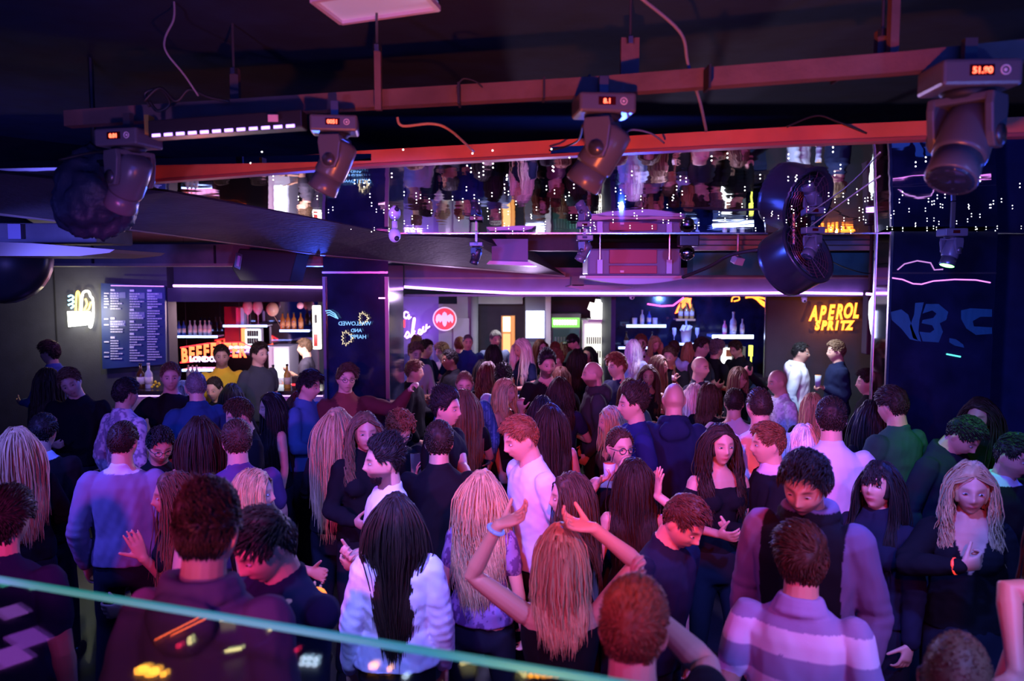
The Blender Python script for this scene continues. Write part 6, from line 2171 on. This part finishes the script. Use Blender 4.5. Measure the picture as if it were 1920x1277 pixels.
person(1525, 739, 50, 165, 'woman with shoulder-length light hair behind the lavender t-shirt', ('bob', 'bl', .2), ('tee', K0), sex=F)
person(1560, 750, 72, -170, 'man in a large lavender-white t-shirt, back to the camera', ('short', 'db'), ('tee', (.60, .60, .66)), hy=-8, D=4.6)
person(1509, 799, 56, 182, 'woman with icy blue-lit bob and pale top seen from behind', ('bob', 'wh', .16), ('tee', (.1, .3, .5)), sex=F, D=4.9)
person(1638, 752, 66, -150, 'woman with long glossy black hair beside the lavender t-shirt', ('long', 'bk', .46), ('tee', K0), sex=F)
person(1674, 729, 56, -130, 'man in a dark green sweater with a fade, seen from behind by the column', ('short', 'db'), ('sweater', (.02, .07, .06)), tilt=8, D=5.1)
person(1838, 748, 50, -18, 'woman with long dark hair and green light across her face', ('long', 'db', .4), ('tee', K0), sex=F, tilt=10, D=5.35)
person(1808, 782, 76, 62, 'man in a dark jacket bowing his head at right', ('short', 'bk'), ('jacket', (.012, .014, .03)), tilt=34, lean=10)
person(1903, 818, 82, 55, 'man in a suit with pale collar at the right photo edge', ('short', 'bk'), ('jacket', K0, ('collar', (.4, .45, .55))), beard=.4, tilt=12)
# --- near right
person(1512, 853, 128, -18, 'tall bearded man in a dark vest over a grey-purple hoodie looking down', ('mop', 'bk'), ('hoodie', (.13, .10, .19), ('sleeves', K0, .155)), tilt=20, roll=4, beard=.8, D=3.0, arms={'l': 'down', 'r': 'down'})
person(1506, 992, 112, 170, 'man in a lavender and white striped rugby shirt, back to camera', ('swept', 'br'), ('polo', (.74, .70, .86), ('stripes', (.30, .27, .48)), 'long'), D=2.75, hy=6, arms={'l': 'down', 'r': 'down'})
person(1648, 868, 92, -25, 'woman with a black fringe and pearl earring tilting her head back', ('long', 'bk', .34, 'bangs', 'earring'), ('jacket', (.012, .013, .03)), sex=F, tilt=-12)
person(1822, 870, 98, 6, 'woman with wavy golden hair, plunging black top and red wristband', ('wavy', 'bl', .26), ('jacket', K0, ('vneck', (.55, .30, .22), .26)), sex=F, tilt=6, arms={'r': 'down', 'l': (1800, 1062, -.24, dict(curl=1.15, hint=(-1, 0, -.5), fd=(1, -.1, .25), td=(0, -.3, 1)))}, extra={'l': ((1, .05, .03), 1.0)})
person(1283, 932, 88, 55, 'man in a dark navy t-shirt bowing his head to the right', ('short', 'br'), ('tee', (.010, .012, .03)), tilt=28, lean=8, arms={'l': 'down', 'r': 'down'})
G109 = person(1052, 988, 108, 182, 'woman with silver-blonde hair dancing with both arms above her head', ('long', 'bl', .20), ('strap', K0), sex=F, D=3.1,
              arms={'l': (934, 985, -.05, dict(curl=.5, spread=8, hint=(-1, .1, -.4), fd=(.9, 0, .35))), 'r': (1112, 990, -.05, dict(curl=.6, spread=8, hint=(1, .1, -.2), fd=(-1, 0, .2)))}, extra={'l': ((.2, .3, .9), .3)})
person(905, 885, 86, 162, 'woman with long wavy blonde hair and a ruffled purple top', ('wavy', 'bl', .46), ('tee', (.28, .16, .34), ('blotch', (.12, .05, .16))), sex=F, arms={'l': 'down', 'r': 'down'})
person(1068, 890, 80, -84, 'woman with sleek brown hair and closed eyes in left profile', ('long', 'br', .34), ('strap', K0), sex=F)
person(1190, 862, 78, 178, 'woman with long dark hair and bare shoulders lifting her palms', ('long', 'db', .34), ('strap', K0), sex=F, arms={'r': (1233, 930, -.15, dict(curl=.1, spread=14, hint=(.8, 0, -1), fd=(.05, 0, 1))), 'l': 'down'})
person(742, 929, 86, 176, 'woman with waist-length black hair over a shiny white jacket', ('long', 'db', .50, 'narrow'), ('puff', (.74, .76, .86)), sex=F, D=3.7, arms={'l': 'down', 'r': 'down'})
person(1190, 1098, 185, 178, 'man with short red-lit hair in the foreground, one hand raised beside him', ('short', 'gi'), ('tee', K0), hy=-8, D=1.95, arms={'r': (1205, 1135, .42, dict(curl=.5, spread=12, hint=(1, .2, -.4), fd=(-.35, 0, 1))), 'l': 'down'})
person(1798, 1192, 190, 172, 'man with a closely shaved head at the bottom right', ('buzz', 'lb'), ('tee', K0), D=1.9, arms={'l': 'down', 'r': 'down'})
person(2010, 900, 150, -60, 'woman at the right photo edge, only her bare arm showing', ('long', 'db', .3), ('strap', K0), sex=F, D=2.4, arms={'l': (1905, 1260, -.2, dict(hint=(-1, 0, -.3)))})
flush()

# ------------------------------------------------------------------ things held in hands
def at_hand(info, side, d=.085, up=0.0):
    S_, El, Wr, fd, s = info['AR'][side]
    return info['world'](np.array(Wr) + np.array(fd) * d + np.array([0, 0, up]))


c = at_hand(PH, 'r', .10, .03)
t = thing('phone', tuple(c), 'dark mobile phone held by the man with curly ginger hair', 'phone')
R_ = rotm(-20, 0, 15)
b = MB(); b.box(c, (.072, .009, .148), R_); b.build('phone_case', DARKP, t, bevel=.003)
b = MB(); b.box(c + R_ @ Vector((-.018, .006, .055)), (.022, .004, .022), R_); b.build('camera_bump', M_GUN, t)


def tumbler(c, label, liquid, straw=True, h=.10, r=.036):
    t = thing('drink_glass', tuple(c), label, 'glass')
    b = MB(); b.lathe([(r * .82, -h / 2), (r, h / 2), (r * .93, h / 2), (r * .76, -h / 2 + .008)], 18, c)
    b.build('glass_wall', mat('thin_glass', (.5, .55, .7), .04, spec=1), t, True)
    b = MB(); b.lathe([(r * .88, h / 2 - .04), (r * .95, h / 2 + .004)], 14, c); b.build('drink', mat('drink_' + label[:8], liquid, .1), t, True)
    if straw:
        b = MB(); b.tube([c + Vector((0, 0, 0)), c + Vector((.03, 0, .12))], .003, 6); b.build('straw', DARKP, t)
    return t


tumbler(at_hand(G82, 'l', .09, .02), 'short glass of red drink with a straw held before the glasses-wearing woman', (.45, .08, .04))
tumbler(at_hand(G91, 'l', .09, .06), 'amber drink glass held by the man in the navy sweater', (.75, .35, .1), True, .13, .035)
for inf, side, lb, up in ((BB, 'r', 'small beer bottle held up by the man in the black t-shirt', .02), (PK, 'l', 'dark bottle at the lips of the man in the pink sweater', .0)):
    c = at_hand(inf, side, .06, up)
    b = MB(); b.lathe([(.028, -.09), (.030, -.085), (.030, .02), (.012, .07), (.012, .12)], 14, (0, 0, 0))
    o = b.build('bottle', mat('glass_brown', (.07, .025, .01), .08, spec=.9), None, True); o.location = c; tag(o, lb, 'bottle')
    b = MB(); b.lathe([(.0305, -.06), (.0305, .0)], 14, (0, 0, 0)); b.build('bottle_label', mat('label_brown', (.65, .62, .58), .6), o, True, local=True)
